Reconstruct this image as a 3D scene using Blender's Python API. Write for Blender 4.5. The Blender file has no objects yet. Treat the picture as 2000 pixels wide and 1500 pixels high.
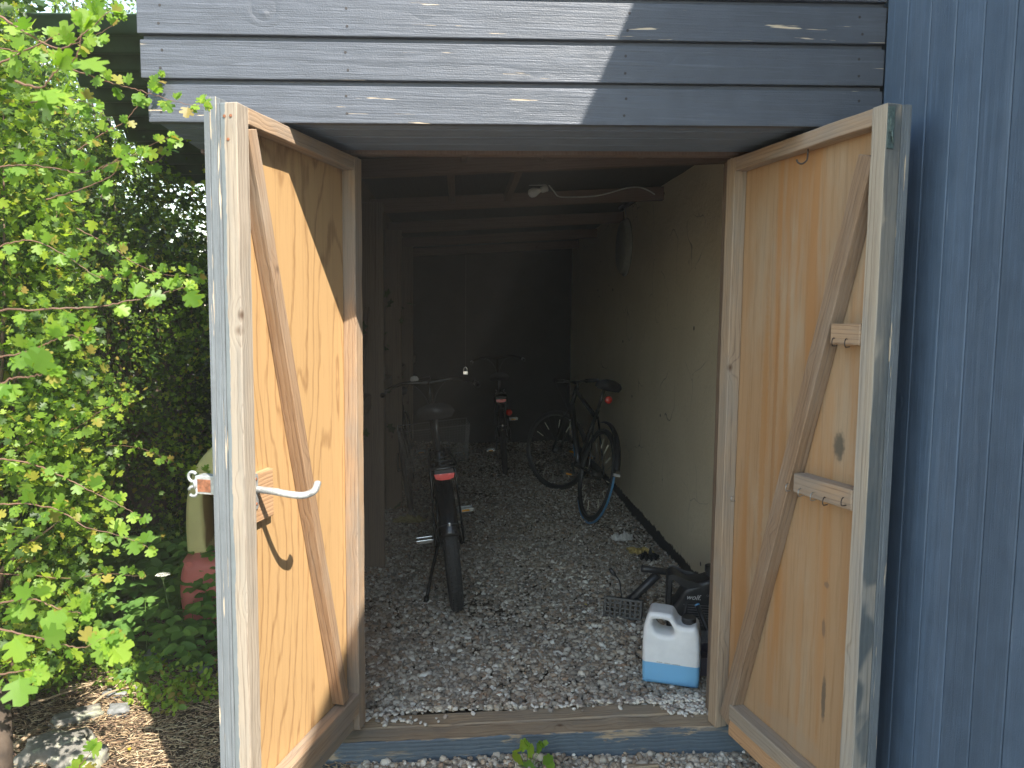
import bpy, bmesh, math, random
import numpy as np
from mathutils import Vector, Matrix, Quaternion, noise as mnoise
random.seed(7); rng = np.random.default_rng(11)
sc = bpy.context.scene
COL = sc.collection
rad = math.radians
V = Vector

# ------------------------------------------------------------ camera
CZ = 1.68                      # eye height above the outdoor ground
FPX = 1480.0
def _n(v): v = np.array(v, float); return v/np.linalg.norm(v)
_up = -_n([835-1000, -16600, FPX]); _dp = _n([897-1000, 127, FPX]); _dp = _n(_dp-_up*_dp.dot(_up))
_xx = np.cross(_up, _dp); _xx = _xx if _xx[0] > 0 else -_xx
RW = np.array([_xx, _dp, _up])
def ray(px, py): return RW @ np.array([(px-1000)/FPX, (750-py)/FPX, 1.0])
def atY(px, py, Y): r = ray(px, py); r = r*Y/r[1]; return V((r[0], r[1], r[2]+CZ))
def atZ(px, py, Z): r = ray(px, py); r = r*(Z-CZ)/r[2]; return V((r[0], r[1], r[2]+CZ))
def atX(px, py, X): r = ray(px, py); r = r*X/r[0]; return V((r[0], r[1], r[2]+CZ))
cam = bpy.data.cameras.new('camera'); camo = bpy.data.objects.new('camera', cam); COL.objects.link(camo)
Mc = Matrix.Identity(4)
for i in range(3):
    Mc[i][0] = RW[i][0]; Mc[i][1] = RW[i][1]; Mc[i][2] = -RW[i][2]
Mc.translation = V((0, 0, CZ)); camo.matrix_world = Mc
cam.sensor_width = 36; cam.lens = 36*FPX/2000; cam.clip_start = 0.05; cam.clip_end = 2000
cam.dof.use_dof = True; cam.dof.focus_distance = 3.0; cam.dof.aperture_fstop = 8.0
sc.camera = camo

# ------------------------------------------------------------ sky, sun, exposure
SUN = V((0.43, -0.72, 1.0)).normalized()
w = bpy.data.worlds.new("World"); sc.world = w; w.use_nodes = True
wn = w.node_tree; bg = wn.nodes['Background']
sky = wn.nodes.new('ShaderNodeTexSky'); sky.sky_type = 'NISHITA'; sky.sun_disc = False
sky.sun_elevation = math.asin(SUN.z); sky.sun_rotation = math.atan2(SUN.x, SUN.y)
sky.air_density = 1.0; sky.dust_density = 0.1
vm = wn.nodes.new('ShaderNodeVectorMath'); vm.operation = 'MULTIPLY'; vm.inputs[1].default_value = (1.20, 1.0, .76)
wn.links.new(sky.outputs[0], vm.inputs[0]); wn.links.new(vm.outputs[0], bg.inputs[0]); bg.inputs[1].default_value = 0.15
sl = bpy.data.lights.new('sun', 'SUN'); slo = bpy.data.objects.new('sun', sl); COL.objects.link(slo)
sl.energy = 2.6; sl.angle = rad(0.5); sl.color = (1.0, 0.94, 0.84)
slo.rotation_euler = (-SUN).to_track_quat('-Z', 'Y').to_euler(); slo.location = (4, -7, 12)
sc.view_settings.view_transform = 'Standard'; sc.view_settings.look = 'None'
sc.view_settings.exposure = 2.15; sc.view_settings.gamma = 1.0
sc.render.engine = 'CYCLES'
sc.cycles.use_denoising = True
sc.cycles.max_bounces = 10; sc.cycles.diffuse_bounces = 7; sc.cycles.transparent_max_bounces = 6
sc.cycles.caustics_reflective = False; sc.cycles.caustics_refractive = False
sc.cycles.sample_clamp_indirect = 6

# ------------------------------------------------------------ node helper and materials
class G:
    def __init__(s, name):
        s.m = bpy.data.materials.new(name); s.m.use_nodes = True
        s.t = s.m.node_tree; s.b = s.t.nodes['Principled BSDF']
    def n(s, kind, out=0, _p=None, **ins):
        nd = s.t.nodes.new(kind)
        for k, v in (_p or {}).items(): setattr(nd, k, v)
        for k, v in ins.items():
            key = int(k[1:]) if k[0] == 'i' and k[1:].isdigit() else k.replace('_', ' ')
            s.put(nd.inputs[key], v)
        return nd.outputs[out]
    def put(s, sock, v):
        if isinstance(v, bpy.types.NodeSocket): s.t.links.new(v, sock)
        elif isinstance(v, tuple) and len(v) == 3 and sock.type == 'RGBA': sock.default_value = (*v, 1)
        else: sock.default_value = v
    def math(s, op, a, b=0.0, c=None, clamp=False):
        kw = dict(i0=a, i1=b)
        if c is not None: kw['i2'] = c
        return s.n('ShaderNodeMath', _p=dict(operation=op, use_clamp=clamp), **kw)
    def noise(s, vec, scale, detail=3, rough=.55, dist=0., out=0):
        return s.n('ShaderNodeTexNoise', out=out, Vector=vec, Scale=scale, Detail=detail, Roughness=rough, Distortion=dist)
    def ramp(s, fac, stops, interp='LINEAR'):
        nd = s.t.nodes.new('ShaderNodeValToRGB'); s.put(nd.inputs[0], fac); cr = nd.color_ramp; cr.interpolation = interp
        while len(cr.elements) < len(stops): cr.elements.new(0.5)
        for e, (p, c) in zip(cr.elements, stops):
            e.position = p; e.color = (*c, 1) if len(c) == 3 else c
        return nd.outputs[0]
    def step(s, fac, a, b, lo=0., hi=1.):
        return s.n('ShaderNodeMapRange', _p=dict(interpolation_type='SMOOTHSTEP'), i0=fac, i1=a, i2=b, i3=lo, i4=hi)
    def mix(s, f, a, b, blend='MIX'):
        nd = s.t.nodes.new('ShaderNodeMix'); nd.data_type = 'RGBA'; nd.blend_type = blend
        s.put(nd.inputs[0], f); s.put(nd.inputs[6], a); s.put(nd.inputs[7], b); return nd.outputs[2]
    def vmul(s, v, sc_): return s.n('ShaderNodeVectorMath', _p=dict(operation='MULTIPLY'), i0=v, i1=sc_)
    def vadd(s, v, b): return s.n('ShaderNodeVectorMath', _p=dict(operation='ADD'), i0=v, i1=b)
    def bump(s, h, strength=.3, dist=.01, normal=None):
        kw = dict(Height=h, Strength=strength, Distance=dist)
        if normal is not None: kw['Normal'] = normal
        return s.n('ShaderNodeBump', **kw)
    def set(s, **kw):
        for k, v in kw.items(): s.put(s.b.inputs[k.replace('_', ' ')], v)
        return s.m

def plain(name, col, rough=.5, metal=0., var=.15, scale=30, bump=.1, **kw):
    g = G(name); tc = g.n('ShaderNodeTexCoord', out=3)
    f = g.noise(tc, scale, 5)
    c2 = tuple(min(1, c*(1+var)) for c in col); c1 = tuple(c*(1-var) for c in col)
    g.set(Base_Color=g.ramp(f, [(.3, c1), (.7, c2)]), Roughness=g.math('ADD', g.math('MULTIPLY', f, .2), rough-.1), Metallic=metal,
          Normal=g.bump(f, bump, .004))
    g.set(**kw); return g.m

def grain(g, vec, ax, rings, ringscale, stretch, kscale, ksz, lat=75.):
    """ring phase, fine fibre noise and knot mask of sawn wood with its length along ax"""
    def st(k): return tuple(k if i == ax else 1.0 for i in range(3))
    v = g.vmul(vec, st(stretch))
    n1 = g.noise(v, ringscale, 2, .5)
    vk = g.vmul(vec, st(.75))
    d = g.n('ShaderNodeTexVoronoi', out=0, Vector=vk, Scale=kscale)
    kn = g.step(d, 0.0, ksz, 1., 0.)
    kw = g.step(d, 0.0, ksz*3.2, 1., 0.)
    ph0 = g.noise(g.vmul(vec, st(.35)), 12, 3, .6)
    lw = [0 if i == ax else (lat if i == min(j for j in range(3) if j != ax) else lat*.7) for i in range(3)]
    lin = g.n('ShaderNodeVectorMath', out=1, _p=dict(operation='DOT_PRODUCT'), i0=vec, i1=tuple(lw))
    ph = g.math('ADD', g.math('MULTIPLY', n1, rings), g.math('MULTIPLY', kw, 1.6))
    ph = g.math('ADD', g.math('ADD', ph, lin), g.math('MULTIPLY', ph0, 1.2))
    r = g.math('ABSOLUTE', g.math('SINE', g.math('MULTIPLY', ph, math.pi)))
    fine = g.math('ADD', g.math('MULTIPLY', g.noise(g.vmul(vec, st(.025)), 230, 3, .6), .5), g.math('MULTIPLY', g.noise(g.vmul(vec, st(.03)), 70, 4, .65), .5))
    return r, fine, kn, n1

def wood(name, light, dark, knotc=(.10, .055, .03), ax=2, rings=5, ringscale=6, stretch=.07, kscale=6.5, ksz=.105, lat=75.,
         weather=None, wamt=(.45, .65), fibre=3.6, contrast=.42, rough=.8, bump=.45, spots=(), paint=None, paintfn=None, streak=None):
    g = G(name); tc = g.n('ShaderNodeTexCoord', out=3)
    rnd = g.n('ShaderNodeObjectInfo', out=5)
    off = g.n('ShaderNodeCombineXYZ', i0=g.math('MULTIPLY', rnd, 31.), i1=g.math('MULTIPLY', rnd, 17.), i2=g.math('MULTIPLY', rnd, 23.))
    isl = g.n('ShaderNodeNewGeometry', out=8)
    off = g.vadd(off, g.n('ShaderNodeCombineXYZ', i0=g.math('MULTIPLY', isl, 7.), i1=0., i2=g.math('MULTIPLY', isl, 5.)))
    vec = g.vadd(tc, off)
    r, fine, kn, n1 = grain(g, vec, ax, rings, ringscale, stretch, kscale, ksz, lat)
    late = g.step(r, 0.0, .55, 1., 0.)
    f = g.math('ADD', g.math('MULTIPLY', late, contrast), g.math('MULTIPLY', g.math('SUBTRACT', fine, .5), fibre), clamp=True)
    c = g.mix(f, light, dark)
    if weather:
        wn_ = g.noise(g.vmul(vec, tuple(.25 if i == ax else 1. for i in range(3))), 6, 5, .65)
        c = g.mix(g.step(wn_, wamt[0], wamt[1]), c, g.mix(f, weather, tuple(x*.6 for x in weather)))
    if streak:
        sn = g.noise(g.vmul(vec, tuple(.06 if i == ax else 1. for i in range(3))), 11, 4, .6)
        c = g.mix(g.step(sn, .5, .68, 0., .8), c, streak)
    c = g.mix(kn, c, knotc)
    for (p, rr, col, amt) in spots:
        dv = g.n('ShaderNodeVectorMath', out=0, _p=dict(operation='SUBTRACT'), i0=tc, i1=p)
        dv = g.vmul(dv, tuple(1/x for x in rr))
        wob = g.math('MULTIPLY', g.math('SUBTRACT', g.noise(tc, 60, 4), .5), .9)
        ln = g.math('ADD', g.n('ShaderNodeVectorMath', out=1, _p=dict(operation='LENGTH'), i0=dv), wob)
        c = g.mix(g.step(ln, .5, 1.1, amt, 0.), c, col)
    hgt = g.math('ADD', g.math('MULTIPLY', fine, .55), g.math('MULTIPLY', r, .35))
    rg = rough
    if paint:
        m = paintfn(g, tc, vec, fine, r)
        pv = g.noise(vec, 25, 4)
        pc = g.mix(pv, tuple(x*.8 for x in paint), tuple(x*1.2 for x in paint))
        c = g.mix(m, c, pc); rg = g.math('MULTIPLY_ADD', m, -.25, rough)
        hgt = g.math('ADD', hgt, g.math('MULTIPLY', m, .5))
    return g.set(Base_Color=c, Roughness=rg, Normal=g.bump(hgt, bump, .003))

M = {}
M['frame'] = wood('sawn_frame_wood', (.40, .27, .165), (.16, .09, .05), weather=(.30, .24, .185), wamt=(.42, .62))
M['frame_grey'] = wood('grey_weathered_wood', (.38, .285, .195), (.15, .10, .068), weather=(.31, .26, .205), wamt=(.4, .6))
M['brace'] = wood('brown_brace_wood', (.33, .205, .115), (.125, .07, .04), weather=(.36, .27, .19), wamt=(.42, .7))
M['block'] = wood('block_wood', (.50, .30, .16), (.27, .14, .065), rings=6)
M['ply_left'] = wood('golden_plywood', (.53, .33, .15), (.27, .14, .055), rings=22, ringscale=2.3, stretch=.17, kscale=2.4, ksz=.035, lat=4.,
                     contrast=.6, fibre=2.2, knotc=(.33, .15, .05), rough=.55, bump=.12)
def _edgepaint(g, tc, vec, fine, r):      # grey paint over the outer part of the stile's end
    y = g.n('ShaderNodeSeparateXYZ', out=1, i0=tc)
    wob = g.math('MULTIPLY', g.math('SUBTRACT', g.noise(g.vmul(tc, (1, 1, .35)), 14, 5, .65), .5), .034)
    return g.step(g.math('ADD', y, wob), -.0125, -.0105, 1., 0.)
M['stile_paint'] = wood('stile_wood_part_painted', (.37, .305, .235), (.14, .10, .068), weather=(.31, .27, .22), paint=(.17, .19, .195), paintfn=_edgepaint, ksz=.1)
M['stile_grey'] = wood('hinge_stile_wood', (.40, .34, .265), (.18, .135, .095), weather=(.33, .30, .26), paint=(.11, .125, .13),
                       paintfn=lambda g, tc, vec, fine, r: g.math('MULTIPLY', g.step(g.n('ShaderNodeSeparateXYZ', out=0, i0=tc), .0268, .0272, 0., 1.), g.step(g.noise(g.vmul(vec, (1, 1, .2)), 9, 5, .6), .35, .6, .5, .95)))
M['sill_paint'] = wood('blue_painted_timber', (.36, .28, .19), (.20, .14, .09), ax=2, weather=(.30, .25, .19), paint=(.085, .115, .145),
                       paintfn=lambda g, tc, vec, fine, r: g.math('MULTIPLY', g.step(g.math('ADD', g.n('ShaderNodeSeparateXYZ', out=1, i0=tc), g.math('MULTIPLY', g.math('SUBTRACT', g.noise(g.vmul(tc, (1, 1, .25)), 16, 5, .65), .5), .06)), .036, .040, 0., 1.), g.step(g.noise(g.vmul(vec, (1, 1, .12)), 16, 5, .7), .30, .42)), bump=.8)
M['sill_wood'] = wood('old_sill_timber', (.42, .31, .195), (.13, .085, .05), weather=(.33, .27, .20), wamt=(.4, .6), bump=.9, ksz=.08)
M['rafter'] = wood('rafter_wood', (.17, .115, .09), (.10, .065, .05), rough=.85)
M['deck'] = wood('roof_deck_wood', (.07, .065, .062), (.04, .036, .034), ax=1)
M['stud'] = wood('stud_wood', (.19, .14, .10), (.095, .065, .045))

def clad(name, paint, ax, flake=(.62, .50, .36), flk=(.66, .70), rough=.42, bump=.9, rings=5, bare=True, isv=False):
    g = G(name); tc = g.n('ShaderNodeTexCoord', out=3); isl = g.n('ShaderNodeNewGeometry', out=8)
    o = g.math('MULTIPLY', isl, 13.)
    vec = g.vadd(tc, g.n('ShaderNodeCombineXYZ', i0=o, i1=o, i2=o))
    r, fine, kn, n1 = grain(g, vec, ax, rings, 5, .09, 5.5, .085, 22.)
    sc3 = tuple(.05 if i == ax else 1. for i in range(3))
    fl = g.noise(g.vmul(vec, sc3), 75, 3, .6)
    reg = g.noise(g.vmul(vec, tuple(.5 if i == ax else 1. for i in range(3))), 3.5, 3)
    fm = g.step(g.math('ADD', fl, g.math('MULTIPLY', g.math('SUBTRACT', reg, .5), .35)), flk[0], flk[1])
    pv = g.noise(vec, 12, 5)
    c = g.mix(pv, tuple(x*.75 for x in paint), tuple(x*1.25 for x in paint))
    c = g.mix(g.step(fine, .5, .68, 0, .55), c, tuple(min(1, x*1.7) for x in paint))
    if isv:
        iv = g.math('MULTIPLY_ADD', isl, .30, .85)
        c = g.vmul(c, g.n('ShaderNodeCombineXYZ', i0=iv, i1=iv, i2=iv))
        st2 = g.noise(g.vmul(vec, (1., 1., .05)), 18, 4, .7); big = g.noise(tc, 1.3, 4, .6)
        c = g.mix(g.math('MULTIPLY', g.step(st2, .45, .7), g.step(big, .4, .65, .0, .45)), c, (.15, .20, .27))
    if bare: c = g.mix(fm, c, flake)
    hm = g.math('ADD', g.math('MULTIPLY', fine, 1.3), g.math('MULTIPLY', r, .35))
    hm = g.math('ADD', hm, g.math('MULTIPLY', kn, 1.2))
    hm = g.math('SUBTRACT', hm, g.math('MULTIPLY', fm, .4))
    hm = g.math('ADD', hm, g.math('MULTIPLY', g.noise(tc, 220, 2), .35))
    return g.set(Base_Color=c, Roughness=g.math('MULTIPLY_ADD', fine, .25, rough), Normal=g.bump(hm, bump, .003))
M['fascia'] = clad('dark_painted_boards', (.078, .087, .106), 0, flk=(.70, .725), rough=.34)
M['soffit'] = clad('soffit_paint', (.15, .19, .25), 0, rough=.6, flk=(.74, .77))
M['housewall'] = clad('blue_painted_cladding', (.080, .120, .180), 2, flk=(.73, .78), bump=.5, rough=.5, flake=(.22, .27, .34), isv=True)
M['doorclad'] = clad('grey_painted_door_boards', (.16, .175, .185), 2, flk=(.64, .67), rough=.55)

# ------------------------------------------------------------ mesh helpers
class MB:
    def __init__(s): s.v = []; s.f = []
    def add(s, vs, fs, mtx=None):
        o = len(s.v)
        s.v += [tuple(mtx @ V(v)) if mtx is not None else tuple(v) for v in vs]
        s.f += [tuple(i+o for i in f) for f in fs]; return s
    def box(s, c, size, mtx=None):
        x, y, z = (k/2 for k in size); cx, cy, cz = c
        vs = [(cx+a*x, cy+b*y, cz+d*z) for a in (-1, 1) for b in (-1, 1) for d in (-1, 1)]
        return s.add(vs, [(0, 1, 3, 2), (4, 6, 7, 5), (0, 4, 5, 1), (2, 3, 7, 6), (0, 2, 6, 4), (1, 5, 7, 3)], mtx)
    def tube(s, pts, r, seg=8, closed=False, mtx=None, cap=True):
        pts = [V(p) for p in pts]; n = len(pts)
        rs = r if isinstance(r, (list, tuple)) else [r]*n
        vs = []; up = None
        for i in range(n):
            a = pts[(i-1) % n] if (closed or i > 0) else pts[i]; b = pts[(i+1) % n] if (closed or i < n-1) else pts[i]
            t = (b-a); t = t.normalized() if t.length > 1e-9 else V((0, 0, 1))
            if up is None: up = t.orthogonal().normalized()
            up = up - t*up.dot(t)
            up = up.normalized() if up.length > 1e-6 else t.orthogonal().normalized()
            sd = t.cross(up)
            for k in range(seg):
                an = 2*math.pi*k/seg; vs.append(pts[i] + (up*math.cos(an)+sd*math.sin(an))*rs[i])
        fs = []
        for i in range(n if closed else n-1):
            j = (i+1) % n
            for k in range(seg):
                k2 = (k+1) % seg; fs.append((i*seg+k, i*seg+k2, j*seg+k2, j*seg+k))
        if cap and not closed:
            fs.append(tuple(range(seg))[::-1]); fs.append(tuple((n-1)*seg+k for k in range(seg)))
        return s.add(vs, fs, mtx)
    def lathe(s, prof, seg=20, mtx=None):      # prof: (r, z) about local Z
        vs = []; fs = []
        for (r, z) in prof:
            for k in range(seg):
                a = 2*math.pi*k/seg; vs.append((r*math.cos(a), r*math.sin(a), z))
        for i in range(len(prof)-1):
            for k in range(seg):
                k2 = (k+1) % seg; fs.append((i*seg+k, i*seg+k2, (i+1)*seg+k2, (i+1)*seg+k))
        fs.append(tuple(range(seg))[::-1]); fs.append(tuple((len(prof)-1)*seg+k for k in range(seg)))
        return s.add(vs, fs, mtx)
    def prism(s, outline, t, mtx=None):        # outline in local XZ, thickness along Y
        n = len(outline)
        vs = [(x, -t/2, z) for x, z in outline]+[(x, t/2, z) for x, z in outline]
        fs = [tuple(range(n)), tuple(range(n, 2*n))[::-1]]+[(i, i+n, (i+1) % n+n, (i+1) % n) for i in range(n)]
        return s.add(vs, fs, mtx)
    def build(s, name, mat, parent=None, bevel=0., smooth=False, seg=2, mtx=None):
        me = bpy.data.meshes.new(name); me.from_pydata(s.v, [], s.f)
        bm = bmesh.new(); bm.from_mesh(me)
        bmesh.ops.recalc_face_normals(bm, faces=bm.faces)
        if bevel:
            es = [e for e in bm.edges if len(e.link_faces) == 2 and e.calc_face_angle(0) > .5]
            bmesh.ops.bevel(bm, geom=es, offset=bevel, segments=seg, affect='EDGES', profile=.6, clamp_overlap=True)
        for f in bm.faces: f.smooth = smooth
        bm.to_mesh(me); bm.free()
        me.materials.append(mat); o = bpy.data.objects.new(name, me); COL.objects.link(o)
        if parent is not None: o.parent = parent
        if mtx is not None: o.matrix_local = mtx
        return o

def crom(pts, k=6, closed=False):
    pts = [V(p) for p in pts]; n = len(pts); out = []
    rngi = range(n) if closed else range(n-1)
    for i in rngi:
        p0 = pts[(i-1) % n] if (closed or i > 0) else pts[i]*2-pts[i+1]
        p1 = pts[i]; p2 = pts[(i+1) % n]
        p3 = pts[(i+2) % n] if (closed or i < n-2) else pts[i+1]*2-pts[i]
        for j in range(k):
            t = j/k
            out.append(.5*((2*p1)+(p2-p0)*t+(2*p0-5*p1+4*p2-p3)*t*t+(3*p1-p0-3*p2+p3)*t**3))
    if not closed: out.append(pts[-1])
    return out

def tag(o, label=None, cat=None, group=None, kind=None):
    if label: o['label'] = label
    if cat: o['category'] = cat
    if group: o['group'] = group
    if kind: o['kind'] = kind
    return o
def thing(name, loc, label, cat, rot=None, group=None):
    o = bpy.data.objects.new(name, None); COL.objects.link(o); o.empty_display_size = .1
    m = Matrix.Translation(V(loc))
    if rot is not None: m = m @ rot.to_4x4()
    o.matrix_world = m; return tag(o, label, cat, group)

def board(name, mat, parent, a, b, w, t, wdir, off=(0, 0, 0), rough=.0012, bev=.0025, mb=None):
    """a sawn board from a to b (parent space), w wide along wdir, t thick; its own local Z runs along the length"""
    a = V(a)-V(off); b = V(b)-V(off); z = (b-a); L = z.length; z.normalize()
    x = V(wdir); x = (x-z*x.dot(z)).normalized(); y = z.cross(x)
    m = Matrix((x, y, z)).transposed().to_4x4(); m.translation = (a+b)/2
    n = max(2, int(L/.06)); vs = []; fs = []
    sd = random.random()*50
    for i in range(n+1):
        zz = -L/2+L*i/n
        for (sx, sy) in ((-1, -1), (1, -1), (1, 1), (-1, 1)):
            j = rough*mnoise.noise(V((sd+sx*3, sy*5, zz*9)))*1.6
            k = rough*mnoise.noise(V((sd+sx*3+20, sy*5, zz*9)))*1.6
            vs.append((sx*w/2+j, sy*t/2+k, zz))
    for i in range(n):
        for k in range(4):
            k2 = (k+1) % 4; fs.append((i*4+k, i*4+k2, (i+1)*4+k2, (i+1)*4+k))
    fs.append((3, 2, 1, 0)); fs.append(tuple(n*4+k for k in range(4)))
    return MB().add(vs, fs).build(name, mat, parent, bevel=bev, mtx=m, seg=1)

def mass(name, variants, mat, parent=None, smooth=False):
    """one mesh from many transformed copies: variants = [(verts, faces, M(N,3,3), P(N,3))]"""
    Vs = []; Ls = []; Ts = []; base = 0
    for (bv, bf, Mm, P) in variants:
        bv = np.array(bv, float); N = len(P)
        if N == 0: continue
        vv = np.einsum('nij,vj->nvi', Mm, bv)+P[:, None, :]
        Vs.append(vv.reshape(-1, 3))
        flat = np.concatenate([np.array(f) for f in bf]); tot = np.array([len(f) for f in bf])
        Ls.append((flat[None, :]+(np.arange(N)*len(bv))[:, None]+base).reshape(-1)); Ts.append(np.tile(tot, N))
        base += N*len(bv)
    Vv = np.concatenate(Vs); L = np.concatenate(Ls); T = np.concatenate(Ts)
    me = bpy.data.meshes.new(name); me.vertices.add(len(Vv)); me.vertices.foreach_set('co', Vv.astype(np.float32).ravel())
    me.loops.add(len(L)); me.loops.foreach_set('vertex_index', L.astype(np.int32))
    st = np.concatenate([[0], np.cumsum(T)[:-1]])
    me.polygons.add(len(T)); me.polygons.foreach_set('loop_start', st.astype(np.int32)); me.polygons.foreach_set('loop_total', T.astype(np.int32))
    if smooth: me.polygons.foreach_set('use_smooth', np.ones(len(T), bool))
    me.update(calc_edges=True); me.materials.append(mat)
    o = bpy.data.objects.new(name, me); COL.objects.link(o)
    if parent is not None: o.parent = parent
    return o
def rotmats(N, tilt=None):
    """random rotations; tilt limits the angle of local Z from world Z (radians)"""
    az = rng.uniform(0, 2*np.pi, N); sp = rng.uniform(0, 2*np.pi, N)
    th = np.arccos(rng.uniform(-1, 1, N)) if tilt is None else np.abs(rng.normal(0, tilt, N))
    return euler(az, th, sp)
def euler(az, th, sp):
    ca, sa, ct, st, cs, ss = np.cos(az), np.sin(az), np.cos(th), np.sin(th), np.cos(sp), np.sin(sp)
    z = np.zeros_like(ca); o = z+1
    def m(*r): return np.array(r).reshape(3, 3, -1).transpose(2, 0, 1)
    A = m(ca, -sa, z, sa, ca, z, z, z, o); B = m(o, z, z, z, ct, -st, z, st, ct); C = m(cs, -ss, z, ss, cs, z, z, z, o)
    return A @ B @ C
def ico(sub, seed, flat=1., amp=.18):
    bm = bmesh.new(); bmesh.ops.create_icosphere(bm, subdivisions=sub, radius=.5)
    vs = []
    for v in bm.verts:
        c = v.co*(1+amp*2*mnoise.noise(v.co*3.1+V((seed*7.3, seed*1.7, 0)))); vs.append((c.x, c.y, c.z*flat))
    fs = [tuple(v.index for v in f.verts) for f in bm.faces]; bm.free(); return vs, fs
# ------------------------------------------------------------ ground
g = G('soil'); tc = g.n('ShaderNodeTexCoord', out=3)
a = g.noise(tc, 9, 6, .65); b = g.noise(tc, 70, 5, .7)
M['soil'] = g.set(Base_Color=g.ramp(g.math('ADD', g.math('MULTIPLY', a, .6), g.math('MULTIPLY', b, .4)), [(.3, (.035, .026, .017)), (.5, (.075, .055, .035)), (.72, (.16, .115, .07))]),
                  Roughness=.95, Normal=g.bump(b, .8, .01))
mb = MB(); N = 60
xs = sorted(set([-300, -100, -40, -15, -8]+[-6+12*i/N for i in range(N+1)]+[8, 15, 40, 100, 300]))
for y in xs:
    for x in xs:
        z = .012*mnoise.noise(V((x*1.5, y*1.5, 3))) if (abs(x) < 6 and abs(y) < 6 and x < -.4) else 0
        mb.v.append((x, y, z-.012))
n = len(xs)
for j in range(n-1):
    for i in range(n-1): mb.f.append((j*n+i, j*n+i+1, (j+1)*n+i+1, (j+1)*n+i))
tag(mb.build('ground', M['soil'], smooth=True), kind='structure')

SH = Matrix(((1, 0, 0, 0), (0, 1, 0, 0), (.02, 0, 1, 0), (0, 0, 0, 1)))
OFF = V((.3, 2.76, 0)); TO = Matrix.Translation(-OFF)
shed = thing('bicycle_shed', OFF, 'low lean-to bicycle shed with dark painted board fascia, both wooden doors standing open', 'shed')
def part(mb, name, mat, **k): return mb.build(name, mat, shed, mtx=TO, **k)
zc = lambda z: z+CZ

# fascia of tongue-and-groove boards
mb = MB(); z0 = .569
ends = [-.90, -.918, -.925, -.93, -.93]
for i in range(5):
    za = zc(z0+i*.124); x0 = ends[i]; x1 = 1.30
    mb.box(((x0+x1)/2, 2.336, za+.0535), (x1-x0, .028, .107), SH)
    mb.box(((x0+x1)/2+.002, 2.345, za+.1155), (x1-x0-.006, .016, .0168), SH)
fa = part(mb, 'fascia', M['fascia'], bevel=.003)
M['nail'] = plain('dark_nail', (.05, .045, .045), rough=.6, metal=.4)
for x in (-.33, .50, 1.22, -.86):
    for i in range(4):
        for dz in (.028, .078):
            z = zc(z0+i*.124+dz)+.02*x
            MB().lathe([(.0045, 0), (.0040, .0012), (0, .0012)], 8, TO @ Matrix.Translation(V((x+random.uniform(-.006, .006), 2.3225, z))) @ Matrix.Rotation(math.pi/2, 4, 'X')).build('nail', M['nail'], shed)
mb = MB()
for i in range(4):
    mb.box((.2, 2.352+.1015*i+.0495, zc(.593)), (2.2, .096, .02), SH)
part(mb, 'soffit', M['soffit'], bevel=.003)
mb = MB().box((.2, 2.79, zc(.588)), (2.2, .045, .03), SH)
part(mb, 'header', M['rafter'], bevel=.002)
mb = MB()
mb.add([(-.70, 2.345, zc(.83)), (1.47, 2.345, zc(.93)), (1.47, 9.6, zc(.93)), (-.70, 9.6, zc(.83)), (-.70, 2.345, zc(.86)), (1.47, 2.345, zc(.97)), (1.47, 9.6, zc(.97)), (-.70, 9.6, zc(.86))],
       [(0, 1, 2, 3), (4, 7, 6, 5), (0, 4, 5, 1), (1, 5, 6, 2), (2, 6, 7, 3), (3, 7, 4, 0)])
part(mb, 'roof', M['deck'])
mb = MB(); nx = 30
for i in range(12):
    for j in range(nx*8+1):
        x = -1.0+2.42*j/(nx*8); mb.v.append((x, 2.42+7.2*i/11, 2.90+.02*(x+1)+.016*math.cos(2*math.pi*j/8)))
for i in range(11):
    for j in range(nx*8): k = i*(nx*8+1)+j; mb.f.append((k, k+1, k+nx*8+2, k+nx*8+1))
M['green_corr'] = plain('green_corrugated_sheet', (.045, .085, .055), rough=.5, var=.35, scale=6, bump=.2)
part(mb, 'roof_sheet', M['green_corr'], smooth=True)
rb = lambda x: zc(.723+.064*x)
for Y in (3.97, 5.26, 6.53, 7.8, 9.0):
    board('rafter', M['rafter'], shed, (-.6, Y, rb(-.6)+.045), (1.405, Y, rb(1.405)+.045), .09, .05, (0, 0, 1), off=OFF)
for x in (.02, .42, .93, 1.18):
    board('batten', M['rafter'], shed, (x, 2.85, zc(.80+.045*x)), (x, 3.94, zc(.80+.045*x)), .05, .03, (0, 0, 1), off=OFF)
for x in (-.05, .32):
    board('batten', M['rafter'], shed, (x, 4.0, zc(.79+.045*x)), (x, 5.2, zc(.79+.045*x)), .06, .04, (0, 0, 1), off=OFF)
M['shade_dark'] = plain('shade_dark_board', (.018, .017, .016), rough=.9, var=.4, scale=5)  # near-black colour stands in for the gloom at the shed's far end
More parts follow.
